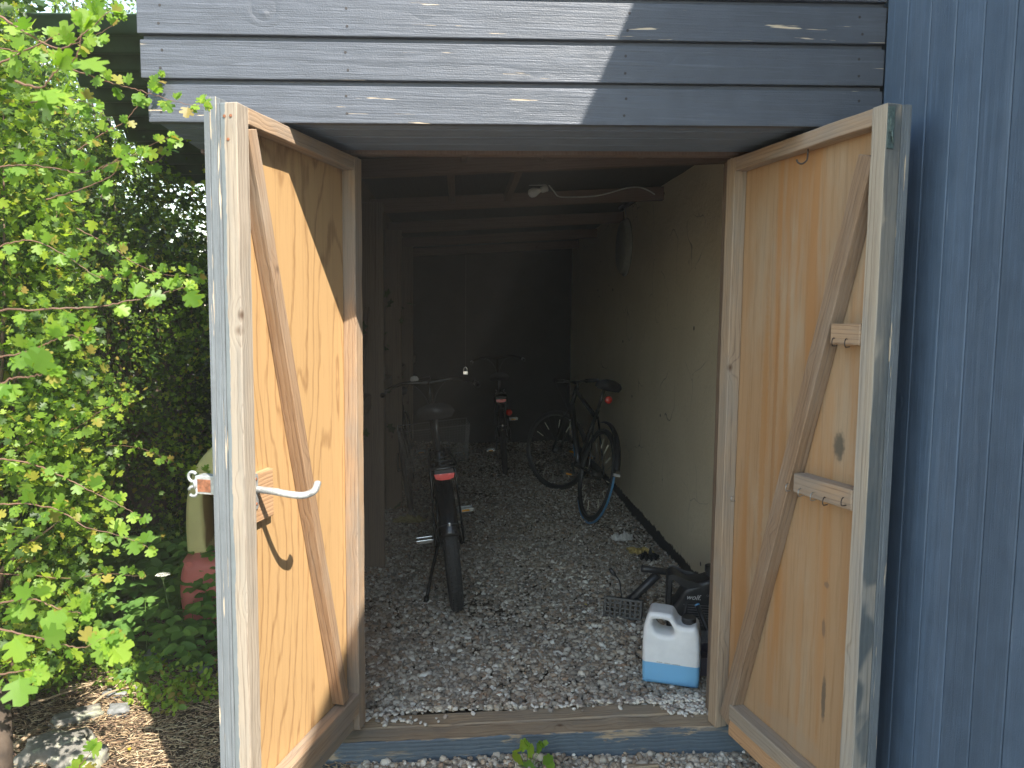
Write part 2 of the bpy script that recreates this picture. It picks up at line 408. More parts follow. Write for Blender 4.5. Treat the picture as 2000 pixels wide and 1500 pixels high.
# side and back walls, studs, jambs
mb = MB(); y = 2.80
while y < 9.5:
    mb.box((-.61, y+.0595, 1.25), (.02, .117, 2.52)); y += .12
part(mb, 'side_wall', M['stud'], bevel=.002)
part(MB().box((.4, 9.55, 1.25), (2.2, .04, 2.9)), 'back_wall', M['shade_dark'])
for Y in (4.74, 6.2, 7.7):
    board('stud', M['stud'], shed, (-.53, Y, .05), (-.53, Y, 2.36), .13, .05, (1, 0, 0), off=OFF)
board('wall_brace', M['stud'], shed, (-.56, 3.2, .08), (-.56, 4.70, 1.7), .09, .03, (0, 0, 1), off=OFF)
board('wall_rail', M['stud'], shed, (-.565, 2.87, 1.15), (-.565, 9.5, 1.15), .09, .045, (0, 0, 1), off=OFF)
board('jamb', M['stud'], shed, (-.425, 2.83, .1), (-.425, 2.83, zc(.565)), .12, .06, (1, 0, 0), off=OFF)
board('jamb', M['stud'], shed, (1.06, 2.835, .12), (1.06, 2.835, zc(.585)), .13, .06, (1, 0, 0), off=OFF)
for c_, s_ in (((-.555, 2.80, 1.2), (.13, .02, 2.08)), ((1.27, 2.80, 1.2), (.28, .02, 2.1)), ((-.65, 2.95, 1.25), (.02, .33, 2.5))):
    part(MB().box(c_, s_), 'front_panel', M['doorclad'])
part(MB().box((-.645, 6.3, 1.25), (.02, 6.35, 2.5)), 'side_cladding', M['doorclad'])
# threshold
sz = lambda x: .095+.02*x
board('threshold', M['sill_paint'], shed, (-.66, 2.783, sz(-.66)-.094), (1.36, 2.783, sz(1.36)-.092), .18, .092, (0, 0, 1), off=OFF, rough=.004, bev=.005)
board('threshold', M['sill_wood'], shed, (-.62, 2.884, sz(-.62)-.05), (1.36, 2.884, sz(1.36)-.045), .088, .09, (0, 0, 1), off=OFF, rough=.004, bev=.006)

# yard in front of the shed: pale unseen ground added to bounce light in
g = G('bounce_gravel'); tc = g.n('ShaderNodeTexCoord', out=3); vo = g.n('ShaderNodeTexVoronoi', out=1, Vector=tc, Scale=55.); vd = g.n('ShaderNodeTexVoronoi', out=0, Vector=tc, Scale=55.)
M['bounce_yard'] = g.set(Base_Color=g.mix(g.n('ShaderNodeSeparateColor', i0=vo), (.30, .27, .23), (.62, .58, .50)), Roughness=.85, Normal=g.bump(vd, .8, .01))
mb = MB(); mb.add([(-2.6, -9, .002), (1.30, -9, .002), (1.30, 1.95, .002), (-2.0, 1.7, .002)], [(0, 1, 2, 3)]); mb.add([(-.40, 1.90, .003), (1.30, 1.90, .003), (1.30, 2.74, .003), (-.40, 2.74, .003)], [(0, 1, 2, 3)])
tag(mb.build('bounce_ground', M['bounce_yard']), kind='structure')

# ------------------------------------------------------------ doors
def make_door(h, fr, zb, zt_, label, s):
    h = V(h); u = V((fr[0]-h[0], fr[1]-h[1], 0)); W = u.length; u.normalize(); zv = V((0, 0, 1)); y = zv.cross(u)
    m = Matrix((u, y, zv)).transposed().to_4x4(); m.translation = V((h[0], h[1], 0))
    wm = m.copy(); ml = TO @ m
    st = .002
    mb = MB(); mb.box(((W-.024)/2+.004, s*-.0545, (zb+zt_)/2), (W-.028, .0085, zt_-zb-.03))
    d = mb.build('door', M['ply_left'] if s > 0 else M['ply_right'], shed, mtx=ml)
    tag(d, label)
    def hit(px, py, off=0.):
        r = V(ray(px, py)); nn = s*y; hh = V((h[0], h[1], 0))+nn*off
        t = hh.dot(nn)/r.dot(nn); p = r*t; q = p-hh
        return q.dot(u), p.z+CZ
    return d, W, hit

ws = wood
M['ply_right'] = ws('tan_plywood', (.375, .24, .13), (.235, .135, .062), rings=2, ringscale=3, stretch=.05, kscale=2.6, ksz=.02, lat=20., fibre=3.0, contrast=.22, rough=.7, bump=.25,
    weather=(.39, .29, .19), wamt=(.45, .70), streak=(.38, .19, .07),
    spots=[((.60, .05, 1.30), (.028, .2, .05), (.08, .075, .06), .85), ((.585, .05, .50), (.012, .2, .085), (.10, .08, .06), .8),
           ((.57, .05, .72), (.010, .2, .035), (.12, .09, .07), .6), ((.575, .05, .86), (.014, .2, .012), (.15, .11, .08), .6),
           ((.42, .05, .30), (.2, .2, .05), (.33, .24, .16), .5),
           ((.215, .05, 1.25), (.022, .2, .62), (.36, .18, .06), .6), ((.275, .05, 1.30), (.012, .2, .55), (.30, .15, .055), .55), ((.33, .05, 1.15), (.016, .2, .6), (.34, .175, .06), .5), ((.12, .05, .8), (.02, .2, .7), (.34, .18, .07), .45),
           ((.66, .05, .95), (.03, .2, .35), (.36, .20, .09), .5), ((.40, .05, .20), (.25, .2, .06), (.27, .19, .12), .55)])
# left door
ZT, ZB = zc(.551), .135
dl, W, hitL = make_door((-.349, 2.787), (-.582, 2.078), ZB, ZT, 'left door, sunlit, golden plywood panel framed in grey weathered timber', 1)
def B(d, name, mat, a, b, w, t, wd, **k): return board(name, mat, d, a, b, w, t, wd, **k)
B(dl, 'stile', M['stile_paint'], (W-.0275, -.025, ZB), (W-.0275, -.025, ZT), .055, .05, (1, 0, 0))
B(dl, 'stile', M['frame'], (.0275, -.025, ZB), (.0275, -.025, ZT), .055, .05, (1, 0, 0))
B(dl, 'rail', M['frame'], (.056, -.0255, ZT-.023), (W-.056, -.0255, ZT-.023), .045, .048, (0, 0, 1))
B(dl, 'rail', M['frame'], (.056, -.024, zc(-1.44)), (W-.056, -.024, zc(-1.44)), .078, .050, (0, 0, 1))
B(dl, 'rail', M['frame_grey'], (.056, -.036, ZB+.028), (W-.056, -.036, ZB+.028), .055, .03, (0, 0, 1))
B(dl, 'brace', M['brace'], (.668, -.0262, zc(.500)), (.150, -.0262, zc(-1.385)), .041, .047, (1, 0, 0))
mb = MB(); x = 0.
for k in range(7):
    wd = (W+.004)/7; mb.box((x+wd/2, -.069, (ZB+ZT+.016)/2), (wd-.002, .020, ZT-ZB+.016)); x += wd
mb.box((W-.01, -.087, (ZB+ZT)/2+.008), (.03, .016, ZT-ZB+.018)); mb.box((W-.0075, -.0547, (ZB+ZT)/2), (.0185, .0084, ZT-ZB-.002))
mb.build('cladding', M['doorclad'], dl, bevel=.002)
B(dl, 'handle_block', M['block'], (W-.0555, -.0395, zc(-.528)), (.556, -.0395, zc(-.528)), .143, .021, (0, 0, 1))
# galvanised door handle
M['galv'] = plain('galvanised_metal', (.52, .53, .52), rough=.45, metal=.55, var=.3, scale=60, bump=.25)
M['rust'] = plain('rusty_steel', (.30, .12, .06), rough=.8, metal=.2, var=.5, scale=90, bump=.5)
M['darkmetal'] = plain('dark_rusty_wire', (.075, .062, .055), rough=.55, metal=.6, var=.4, scale=90)
M['zinc'] = plain('zinc_wire', (.42, .42, .40), rough=.35, metal=.8, var=.2)
mb = MB()
pl = []
for k in range(28):
    a = 2*math.pi*k/28; rr = .0145*(1+.0*math.cos(a))
    zz = .052*math.sin(a); pl.append((math.copysign(.016*min(1, (abs(math.cos(a))+.2))*(.62+.55*abs(math.sin(a))**3), math.cos(a)), zz))
mp = Matrix.Translation(V((.655, -.0265, zc(-.505))))
mb.prism(pl, .005, mp)
hp = mb.build('door_handle', M['galv'], dl, bevel=.001, smooth=False)
mb = MB()
hpts = crom([(.650, -.026, zc(-.500)), (.648, .03, zc(-.503)), (.645, .08, zc(-.509)), (.632, .112, zc(-.512)), (.605, .130, zc(-.505)), (.592, .134, zc(-.487)), (.588, .134, zc(-.478))], 6)
mb.tube(hpts, [.0102]*(len(hpts)-3)+[.0095, .0082, .005], 12)
mb.build('handle_rod', M['galv'], dl, smooth=True)
for z_ in (.036, -.036): MB().lathe([(.0045, 0), (.0045, .002), (.003, .003)], 10, Matrix.Translation(V((.655, -.0245, zc(-.505)+z_))) @ Matrix.Rotation(-math.pi/2, 4, 'X')).build('screw', M['rust'], dl)
for (q, zq) in ((-.036, .035), (-.017, .035), (-.026, .095), ):      # screws in the free end of the stile
    MB().lathe([(.0042, 0), (.0042, .0012), (.002, .0014)], 10, Matrix.Translation(V((W+.0005, q, ZT-zq))) @ Matrix.Rotation(math.pi/2, 4, 'Y')).build('screw', M['rust'], dl)
# latch on the outer side
mb = MB(); z_ = zc(-.478)
mb.box((W-.02, -.130, z_), (.006, .070, .052)); mb.box((W-.035, -.130, z_+.024), (.03, .068, .005))
mb.build('latch', M['galv'], dl, bevel=.0015)
mb = MB(); mb.box((W-.0165, -.140, z_-.002), (.0015, .042, .036)); mb.build('latch_rust_patch', M['rust'], dl, bevel=.003)
mb = MB()
for sg in (1, -1):
    ring = [(W-.02, -.178+.0135*math.cos(t*.35+(.6 if sg > 0 else 3.9)), z_+sg*.021+.0135*math.sin(t*.35+(.6 if sg > 0 else 3.9))) for t in range(16 if sg < 0 else 18)]
    mb.tube(ring, .0045, 8)
mb.tube([(W-.02, -.170, z_+.012), (W-.02, -.170, z_-.012)], .0065, 8)
mb.build('latch_knob', M['galv'], dl, smooth=True)

# right door
M['brace_dark'] = wood('dark_brace_wood', (.27, .175, .105), (.10, .06, .035), weather=(.29, .22, .16), wamt=(.42, .7), kscale=8., ksz=.13)
ZT2, ZB2 = zc(.577), .118
dr, W2, hitR = make_door((.972, 2.765), (1.134, 2.001), ZB2, ZT2, 'right door in shade, water-stained tan plywood with hook rails', -1)
B(dr, 'stile', M['stile_grey'], (W2-.0275, .025, ZB2), (W2-.0275, .025, ZT2), .055, .05, (1, 0, 0))
B(dr, 'stile', M['frame_grey'], (.0275, .025, ZB2), (.0275, .025, ZT2), .055, .05, (1, 0, 0))
B(dr, 'rail', M['frame'], (.056, .0255, ZT2-.025), (W2-.056, .0255, ZT2-.025), .048, .048, (0, 0, 1))
B(dr, 'rail', M['frame_grey'], (.148, .023, zc(-1.447)), (W2-.056, .023, zc(-1.447)), .056, .054, (0, 0, 1))
B(dr, 'rail', M['block'], (.13, .030, zc(-1.512)), (W2-.056, .030, zc(-1.512)), .068, .044, (0, 0, 1))
B(dr, 'brace', M['brace_dark'], (.705, .0262, zc(.455)), (.105, .0262, zc(-1.50)), .060, .047, (1, 0, 0))
mb = MB(); x = 0.
for k in range(7):
    wd = (W2+.004)/7; mb.box((x+wd/2, .069, (ZB2+ZT2)/2), (wd-.002, .020, ZT2-ZB2)); x += wd
mb.box((W2-.0075, .0547, (ZB2+ZT2)/2), (.0185, .0084, ZT2-ZB2-.002))
mb.build('cladding', M['doorclad'], dr, bevel=.002)
B(dr, 'hook_rail', M['frame'], (.604, .022, zc(-.041)), (W2-.0555, .022, zc(-.041)), .060, .050, (0, 0, 1))
B(dr, 'hook_rail', M['frame'], (.462, .022, zc(-.519)), (W2-.0555, .022, zc(-.515)), .060, .050, (0, 0, 1))
def hook(d, px, py, s, r=.011, mat='darkmetal', off=.012, wire=.0017, hitf=hitR, ang=0., n0=.004):
    uu, zz = hitf(px, py, off)
    pts = []
    for k in range(12):
        a = -1.9+k*.36
        pts.append(V((uu-s*0+r*math.sin(ang)*math.cos(a), s*(off+r*math.cos(a)*math.cos(ang)), zz+r*math.sin(a))))
    pts = [V((uu, s*n0, zz-r*.9))]+[V(p) for p in pts[1:]]
    MB().tube(crom(pts, 3), wire, 6).build('hook', M[mat], d, smooth=True)
for q in ((1628, 668), (1653, 670)): hook(dr, *q, -1, r=.012, off=.016, ang=.5)
for q, mt in (((1538, 952), 'zinc'), ((1562, 962), 'zinc'), ((1586, 970), 'zinc'), ((1610, 979), 'darkmetal'), ((1646, 980), 'darkmetal')): hook(dr, *q, -1, r=.012, off=.016, ang=.5, mat=mt)
hook(dr, 1431, 974, -1, r=.009, off=.014, mat='zinc', ang=.4)
uu, zz = hitR(1578, 290, -.02)
MB().tube(crom([(uu, .02, ZT2-.049), (uu, .02, ZT2-.072), (uu, .016, ZT2-.085), (uu-.004, .004, ZT2-.094), (uu-.01, -.006, ZT2-.09), (uu-.013, -.010, ZT2-.08)], 5), .0026, 8).build('hook', M['darkmetal'], dr, smooth=True)
M['patina'] = plain('green_painted_steel', (.10, .14, .13), rough=.6, metal=.3, var=.4, scale=120, bump=.6)
mb = MB(); mb.box((W2+.0025, .013, ZT2-.065), (.005, .020, .11)); mb.box((W2+.007, .012, ZT2-.06), (.008, .012, .035)); mb.tube([(W2+.008, .012, ZT2-.07), (W2+.012, .012, ZT2-.09), (W2+.006, .02, ZT2-.105)], .003, 6)
mb.build('latch_plate', M['patina'], dr, bevel=.001)

# ------------------------------------------------------------ house with cladding and eave
HO = V((1.30, 0, 0)); TH = Matrix.Translation(-HO)
house = thing('house', HO, 'house with blue painted vertical board cladding, joining the shed at its right', 'house')
mb = MB(); y = 2.320
while y > -3.2:
    y2 = y-.1125; g_ = .003
    # board with chamfered edges, extruded upwards
    prof = [(1.322, y-.0018), (1.3025, y-.0018), (1.300, y-.0045), (1.300, y2+.0045), (1.3025, y2+.0018), (1.322, y2+.0018), (1.322, y2), (1.33, y2), (1.33, y)]
    vs = [(px_, py_, -.05) for px_, py_ in prof]+[(px_, py_, 3.74) for px_, py_ in prof]
    n = len(prof); mb.add(vs, [tuple(range(n)), tuple(range(n, 2*n))[::-1]]+[(i, (i+1) % n, (i+1) % n+n, i+n) for i in range(n)])
    y = y2
mb.build('wall', M['housewall'], house, mtx=TH)
M['white'] = plain('painted_soffit', (.5, .5, .48), rough=.6)
M['rooftile'] = plain('roof_tile', (.12, .06, .045), rough=.8, var=.3)
mb = MB(); mb.box((3.6, -.45, 1.8), (4.54, 5.5, 3.8)); mb.box((3.7, 6.0, 1.8), (4.5, 7.35, 3.8))
mb.box((1.375, 2.575, 1.8), (.09, .5, 3.8))
mb.build('core_wall', M['housewall'], house, mtx=TH)
ez = 3.723
mb = MB()
vs = [(1.05, -3.6, ez), (1.05, -3.6, ez+.14), (5.2, -3.6, 6.4), (6.2, -3.6, 5.7), (6.2, -3.6, ez)]
vs += [(x_, 9.8, z_) for (x_, _, z_) in vs]
mb.add(vs, [(0, 1, 2, 3, 4), (9, 8, 7, 6, 5)]+[(i, (i+1) % 5, (i+1) % 5+5, i+5) for i in range(5)])
mb.build('roof', M['rooftile'], house, mtx=TH)
g = G('old_render'); tc = g.n('ShaderNodeTexCoord', out=3)
a = g.noise(tc, 2.2, 6, .6); b = g.noise(tc, 35, 6, .65); cr = g.n('ShaderNodeTexVoronoi', out=0, _p=dict(feature='DISTANCE_TO_EDGE'), Vector=g.vadd(tc, g.vmul(g.n('ShaderNodeTexNoise', out=1, Vector=tc, Scale=2.), (.5, .5, .5))), Scale=1.6)
col = g.mix(a, (.70, .61, .43), (.84, .76, .58))
col = g.mix(g.step(b, .55, .8, 0, .5), col, (.46, .42, .31))
col = g.mix(g.math('MULTIPLY', g.step(cr, 0., .006, 1., 0.), g.step(a, .45, .6)), col, (.34, .3, .22))
dots = g.n('ShaderNodeTexVoronoi', out=0, Vector=tc, Scale=3.3)
col = g.mix(g.step(dots, .03, .055, .9, 0.), col, (.06, .05, .045))
zz = g.n('ShaderNodeSeparateXYZ', out=2, i0=tc)
low = g.math('ADD', zz, g.math('MULTIPLY', g.math('SUBTRACT', g.noise(tc, 11, 5, .7), .5), .09))
col = g.mix(g.step(low, .172, .185, 1., 0.), col, (.035, .033, .032))
M['render'] = g.set(Base_Color=col, Roughness=.9, Normal=g.bump(g.math('ADD', b, a), .5, .012))
mb = MB(); ny, nz = 90, 40
for j in range(nz+1):
    for i in range(ny+1):
        yy = 2.83+6.7*i/ny; z_ = -.02+2.62*j/nz
        mb.v.append((1.41+.008*mnoise.noise(V((yy*2, z_*2, 0)))+.003*mnoise.noise(V((yy*9, z_*9, 0))), yy, z_))
for j in range(nz):
    for i in range(ny): k = j*(ny+1)+i; mb.f.append((k, k+ny+1, k+ny+2, k+1))
mb.build('rendered_wall', M['render'], house, mtx=TH, smooth=True)

# ------------------------------------------------------------ green corrugated canopy on the left
CO = V((-1.35, 4.2, 0))
can = thing('corrugated_canopy', CO, 'dark green corrugated sheet roof seen from below between the hedge and the shed fascia', 'canopy')
mb = MB(); nx = 14; P = .13; ny = int(1.5/P*10)
for i in range(ny+1):
    y = 3.50+P*i/10; z = 2.93+.022*math.cos(2*math.pi*i/10)-.28*(y-3.5)
    for j in range(nx+1): mb.v.append((-1.85+1.08*j/nx, y, z+.03*(j/nx)))
for i in range(ny):
    for j in range(nx): k = i*(nx+1)+j; mb.f.append((k, k+1, k+nx+2, k+nx+1))
o = mb.build('roof_sheet', M['green_corr'], can, mtx=Matrix.Translation(-CO), smooth=True)
sm = o.modifiers.new('t', 'SOLIDIFY'); sm.thickness = .004
for (x, y, z) in ((-.86, 3.6, 2.86), (-.86, 4.9, 2.50)):
    MB().box((x, y, z/2), (.07, .07, z)).build('post', M['stud'], can, mtx=Matrix.Translation(-CO), bevel=.004)
# ------------------------------------------------------------ gravel
def island_ramp(name, stops, rough=.8, bumpsc=200, interp='CONSTANT', extra=None):
    g = G(name); isl = g.n('ShaderNodeNewGeometry', out=8); tc = g.n('ShaderNodeTexCoord', out=3)
    c = g.ramp(isl, stops, interp); nz = g.noise(tc, bumpsc, 3)
    c = g.mix(g.math('MULTIPLY', nz, .3), c, g.vmul(c, (.65, .65, .65)))
    return g.set(Base_Color=c, Roughness=rough, Normal=g.bump(nz, .3, .001))
M['pebble'] = island_ramp('mixed_pebbles', [(0, (.43, .38, .31)), (.13, (.30, .24, .18)), (.27, (.52, .47, .39)), (.40, (.24, .215, .18)), (.52, (.46, .37, .275)),
                          (.64, (.54, .49, .41)), (.75, (.30, .24, .18)), (.84, (.68, .63, .54)), (.92, (.40, .28, .19)), (.95, (.86, .83, .75))])
def pebbles(name, x0, x1, y0, y1, dens, sub, zf, seed, smin=.007, smax=.021, layers=1.):
    N = int((x1-x0)*(y1-y0)*dens); P = np.zeros((N, 3))
    P[:, 0] = rng.uniform(x0, x1, N); P[:, 1] = rng.uniform(y0, y1, N)
    size = rng.gamma(6, .0024, N).clip(smin, smax+.010)*1.25
    P[:, 2] = zf(P[:, 0], P[:, 1])+rng.uniform(-.006, .007, N)
    R = rotmats(N, .55); sc_ = np.stack([size*rng.uniform(.8, 1.35, N), size*rng.uniform(.7, 1.1, N), size*rng.uniform(.45, .8, N)], 1)
    Mx = R*sc_[:, None, :]
    k = rng.integers(0, 5, N); var = []
    for i in range(5):
        vs, fs = ico(sub, seed+i, 1., .22); m_ = k == i; var.append((vs, fs, Mx[m_], P[m_]))
    return var
und = lambda x, y: .012*np.sin(x*3.1+1)*np.cos(y*2.3)+.006*np.sin(x*9+y*7)
zin = lambda x, y: .088+und(x, y)
mass_v = pebbles('a', -.60, 1.41, 2.93, 3.75, 8500, 2, zin, 1)+pebbles('b', -.60, 1.41, 3.75, 5.2, 7500, 1, zin, 9)+pebbles('c', -.60, 1.41, 5.2, 7.4, 4800, 1, zin, 17, smin=.010)+pebbles('d', -.60, 1.41, 7.4, 9.5, 1500, 1, zin, 23, smin=.014)
tag(mass('gravel', mass_v, M['pebble'], smooth=True), 'loose grey, brown and white pebbles covering the shed floor', 'gravel', kind='stuff')
zo = lambda x, y: .006+und(x, y)*.7
zbed = lambda x, y: .006+und(x, y)*.6
tag(mass('gravel_strip', pebbles('o', -.36, 1.28, 1.9, 2.735, 6500, 2, zo, 31), M['pebble'], smooth=True), 'coarse light pebbles outside in front of the blue threshold', 'gravel', kind='stuff')
mb = MB(); mb.box((.4, 6.2, .03), (2.1, 6.7, .09)); tag(mb.build('gravel_bed', M['soil']), kind='structure')
# a few shells and pebbles lying on the threshold timber
M['shell'] = island_ramp('pale_shells', [(0, (.72, .69, .62)), (.3, (.58, .52, .44)), (.5, (.40, .34, .29)), (.7, (.68, .66, .62)), (.85, (.3, .27, .24))])
pts = []
for i in range(520):
    r_ = random.random()
    if r_ < .06: x = random.gauss(-.27, .09); y = random.gauss(2.88, .03)
    elif r_ < .8: x = random.gauss(.93, .10) if random.random() < .8 else random.uniform(.3, .8); y = random.gauss(2.885, .035) if x > .82 else random.gauss(2.93, .015)
    else: x = random.uniform(-.4, 1.0); y = random.gauss(2.94, .012)
    pts.append((x, y, sz(x)+.004+ (.006 if y > 2.9 else 0)))
P = np.array(pts); N = len(P); s_ = rng.uniform(.012, .026, N); R = rotmats(N, .5)
Mx = R*np.stack([s_, s_*.75, s_*.5], 1)[:, None, :]
vs, fs = ico(2, 71, 1, .25); vs2, fs2 = ico(2, 75, 1, .25)
tag(mass('shells', [(vs, fs, Mx[::2], P[::2]), (vs2, fs2, Mx[1::2], P[1::2])], M['shell'], smooth=True), 'pale shell pieces and pebbles spilled over the threshold timber', 'gravel', kind='stuff')

# ------------------------------------------------------------ litter, twigs and stones on the left
M['litter'] = island_ramp('dry_litter', [(0, (.34, .22, .13)), (.15, (.46, .33, .19)), (.3, (.22, .14, .085)), (.45, (.56, .42, .25)), (.6, (.38, .25, .16)), (.72, (.64, .52, .34)), (.86, (.16, .10, .07)), (.95, (.46, .36, .23))], rough=.85)
bx = [(-.5, -.5, -.5), (.5, -.4, -.5), (.5, .4, -.5), (-.5, .5, -.5), (-.5, -.4, .5), (.5, -.3, .4), (.5, .3, .4), (-.5, .4, .5)]
bf = [(0, 3, 2, 1), (4, 5, 6, 7), (0, 1, 5, 4), (1, 2, 6, 5), (2, 3, 7, 6), (3, 0, 4, 7)]
N = 48000; P = np.zeros((N, 3)); P[:, 0] = rng.uniform(-2.6, -.38, N); P[:, 1] = rng.uniform(2.0, 4.4, N); P[:, 2] = rng.uniform(-.004, .014, N)
Ls = rng.gamma(2.5, .010, N).clip(.008, .10); wd = rng.uniform(.0012, .0042, N)
th = rng.normal(0, .16, N); az = np.where(rng.random(N) < .5, rng.normal(.25, .5, N), rng.uniform(0, 6.28, N))
R = np.stack([np.stack([np.cos(az)*np.cos(th), -np.sin(az), -np.cos(az)*np.sin(th)], 1), np.stack([np.sin(az)*np.cos(th), np.cos(az), -np.sin(az)*np.sin(th)], 1), np.stack([np.sin(th), 0*th, np.cos(th)], 1)], 1)
Mx = R*np.stack([Ls, wd, wd*.6], 1)[:, None, :]
tag(mass('leaf_litter', [(bx, bf, Mx, P)], M['litter']), 'straw-coloured twigs and dry chips littering the ground left of the door', 'litter', kind='stuff')
M['stick'] = wood('dry_stick', (.42, .31, .20), (.22, .15, .09))
def stick(px, py, px2, py2, r, lab):
    a = atZ(px, py, .03); b = atZ(px2, py2, .02); m_ = (a+b)/2+V((random.uniform(-.02, .02), random.uniform(-.02, .02), .012))
    o = MB().tube([(p-a) for p in crom([a, m_, b], 6)], [r*(1-.05*i) for i in range(13)], 7).build('stick', M['stick'], smooth=True); o.location = a
    tag(o, lab, 'stick')
stick(60, 1375, 250, 1315, .006, 'long thin sunlit twig lying above the flat grey slab')
stick(30, 1458, 92, 1420, .011, 'thick broken stick at the lower left beside the lichened boulder')
stick(283, 1293, 375, 1318, .004, 'straight thin straw in the shade beside the round grey stone')
stick(180, 1375, 262, 1340, .007, 'dark twig resting against the flat grey slab')
stick(115, 1352, 195, 1330, .005, 'brown twig among litter near the hedge foot')
g = G('lichened_stone'); tc = g.n('ShaderNodeTexCoord', out=3); a = g.noise(tc, 14, 6, .7); b = g.noise(tc, 60, 5, .7)
M['stone'] = g.set(Base_Color=g.mix(g.step(a, .5, .62), g.mix(b, (.15, .14, .125), (.32, .305, .27)), g.mix(b, (.30, .32, .20), (.50, .49, .40))), Roughness=.9, Normal=g.bump(b, .8, .006))
M['stone2'] = plain('grey_stone', (.22, .225, .225), rough=.85, var=.35, scale=25, bump=.5)
def rock(px, py, wpx, sx, sy, sz_, lab, mat='stone', seed=1, yaw=0, blocky=.5):
    p = atZ(px, py, 0.); w_ = wpx*p.y/FPX
    bm = bmesh.new(); bmesh.ops.create_cube(bm, size=1.); bmesh.ops.subdivide_edges(bm, edges=bm.edges[:], cuts=7, use_grid_fill=True)
    for v in bm.verts:
        s0 = v.co.normalized()*.6; c = v.co.lerp(s0, blocky); c = c*(1+.30*mnoise.noise(c*2.3+V((seed*5., 0, 0)))+.10*mnoise.noise(c*7+V((seed, 9, 0))))
        v.co = V((c.x*w_*sx, c.y*w_*sy, c.z*w_*sz_))
    for f in bm.faces: f.smooth = True
    me = bpy.data.meshes.new('rock'); bm.to_mesh(me); bm.free(); me.materials.append(M[mat])
    o = bpy.data.objects.new('rock', me); COL.objects.link(o); o.location = (p.x, p.y, w_*sz_*.22); o.rotation_euler = (0, 0, yaw); tag(o, lab, 'rock')
rock(110, 1470, 100, 1.1, .8, .4, 'lichen-blotched boulder at the bottom left of the sunny patch', seed=1, yaw=.3, blocky=.6)
rock(155, 1490, 90, 1, .8, .45, 'lichened boulder right of the blotched one, at the bottom edge', seed=5, yaw=-.3, blocky=.6)
rock(150, 1405, 80, 1., .45, .25, 'flat grey slab leaning above the boulders', mat='stone', seed=3, yaw=.55, blocky=.25)
rock(232, 1391, 36, 1, .8, .5, 'small angular grey stone in the sunlit litter', mat='stone2', seed=4)
rock(225, 1356, 34, 1.2, .6, .3, 'flat pale chip of stone half buried in litter', mat='stone2', seed=6, blocky=.2)
rock(313, 1290, 50, 1, .8, .7, 'round grey stone in the door shadow under the weeds', mat='stone2', seed=7, blocky=.9)
rock(394, 1312, 36, 1, .8, .5, 'small grey stone in the shadow beside the door edge', mat='stone2', seed=8, blocky=.7)
rock(268, 1350, 16, 1, .8, .6, 'tiny white stone right at the shadow edge', mat='stone2', seed=9, blocky=.7)

# ------------------------------------------------------------ leaves
def leafmat(name, stops, trans=.45, rough=.42, spec=.3):
    g = G(name); isl = g.n('ShaderNodeNewGeometry', out=8); tc = g.n('ShaderNodeTexCoord', out=3)
    c = g.ramp(isl, stops); nz = g.noise(tc, 1.6, 3)
    c = g.mix(g.step(nz, .4, .65, .0, .35), c, g.vmul(c, (.6, .75, .6)))
    g.set(Base_Color=c, Roughness=rough, Specular_IOR_Level=spec)
    tr = g.n('ShaderNodeBsdfTranslucent', Color=g.vmul(c, (1.5, 1.6, .7)))
    mx = g.t.nodes.new('ShaderNodeMixShader'); mx.inputs[0].default_value = trans
    g.t.links.new(g.b.outputs[0], mx.inputs[1]); g.t.links.new(tr, mx.inputs[2])
    out = g.t.nodes['Material Output']; g.t.links.new(mx.outputs[0], out.inputs[0]); return g.m
M['haw'] = leafmat('hawthorn_leaf', [(0, (.035, .075, .012)), (.35, (.08, .15, .02)), (.7, (.18, .29, .03)), (.9, (.34, .44, .045)), (1, (.36, .26, .06))])
M['haw_young'] = leafmat('young_hawthorn_leaf', [(0, (.13, .25, .035)), (.5, (.24, .38, .05)), (.88, (.36, .46, .06)), (1, (.30, .17, .06))], trans=.5)
M['haw_shaded'] = leafmat('shaded_inner_hawthorn_leaf', [(0, (.022, .05, .014)), (.6, (.04, .08, .02)), (1, (.06, .11, .025))], trans=.3)  # darker leaf copy, the shade inside the hedge put into its colour
M['elder'] = leafmat('ground_elder_leaf', [(0, (.12, .24, .06)), (.6, (.17, .31, .075)), (1, (.22, .36, .08))], trans=.35)
M['twig'] = plain('hawthorn_twig', (.17, .11, .075), rough=.7, var=.4, scale=40)
M['redtwig'] = plain('reddish_shoot', (.17, .09, .055), rough=.5, var=.3, scale=40)
M['bark'] = plain('dark_bark', (.085, .062, .045), rough=.9, var=.5, scale=14, bump=1.)
def leafshape(half, curl=.10, fold=.12):
    """two n-gons either side of the midrib; leaf along +Y, normal +Z, unit length"""
    mid = [(0, 0), (0, .5), (0, 1.)]
    n = len(half); zf = lambda x, y: fold*abs(x)-curl*(y-.3)**2
    vs = [(x, y, zf(x, y)) for x, y in mid]+[(x, y, zf(x, y)) for x, y in half]+[(-x, y, zf(x, y)) for x, y in half]
    f1 = [0]+[3+i for i in range(n)]+[2, 1]; f2 = [0, 1, 2]+[3+n+i for i in range(n)][::-1]
    return vs, [tuple(f1), tuple(f2)]
HAW = leafshape([(.03, .18), (.36, .24), (.46, .40), (.22, .44), (.50, .62), (.44, .78), (.20, .72), (.20, .94)])
HAWc = leafshape([(.03, .2), (.38, .30), (.18, .46), (.42, .72), (.14, .80)])
OVA = leafshape([(.10, .03), (.27, .18), (.32, .40), (.26, .64), (.13, .86)], curl=.15, fold=.18)
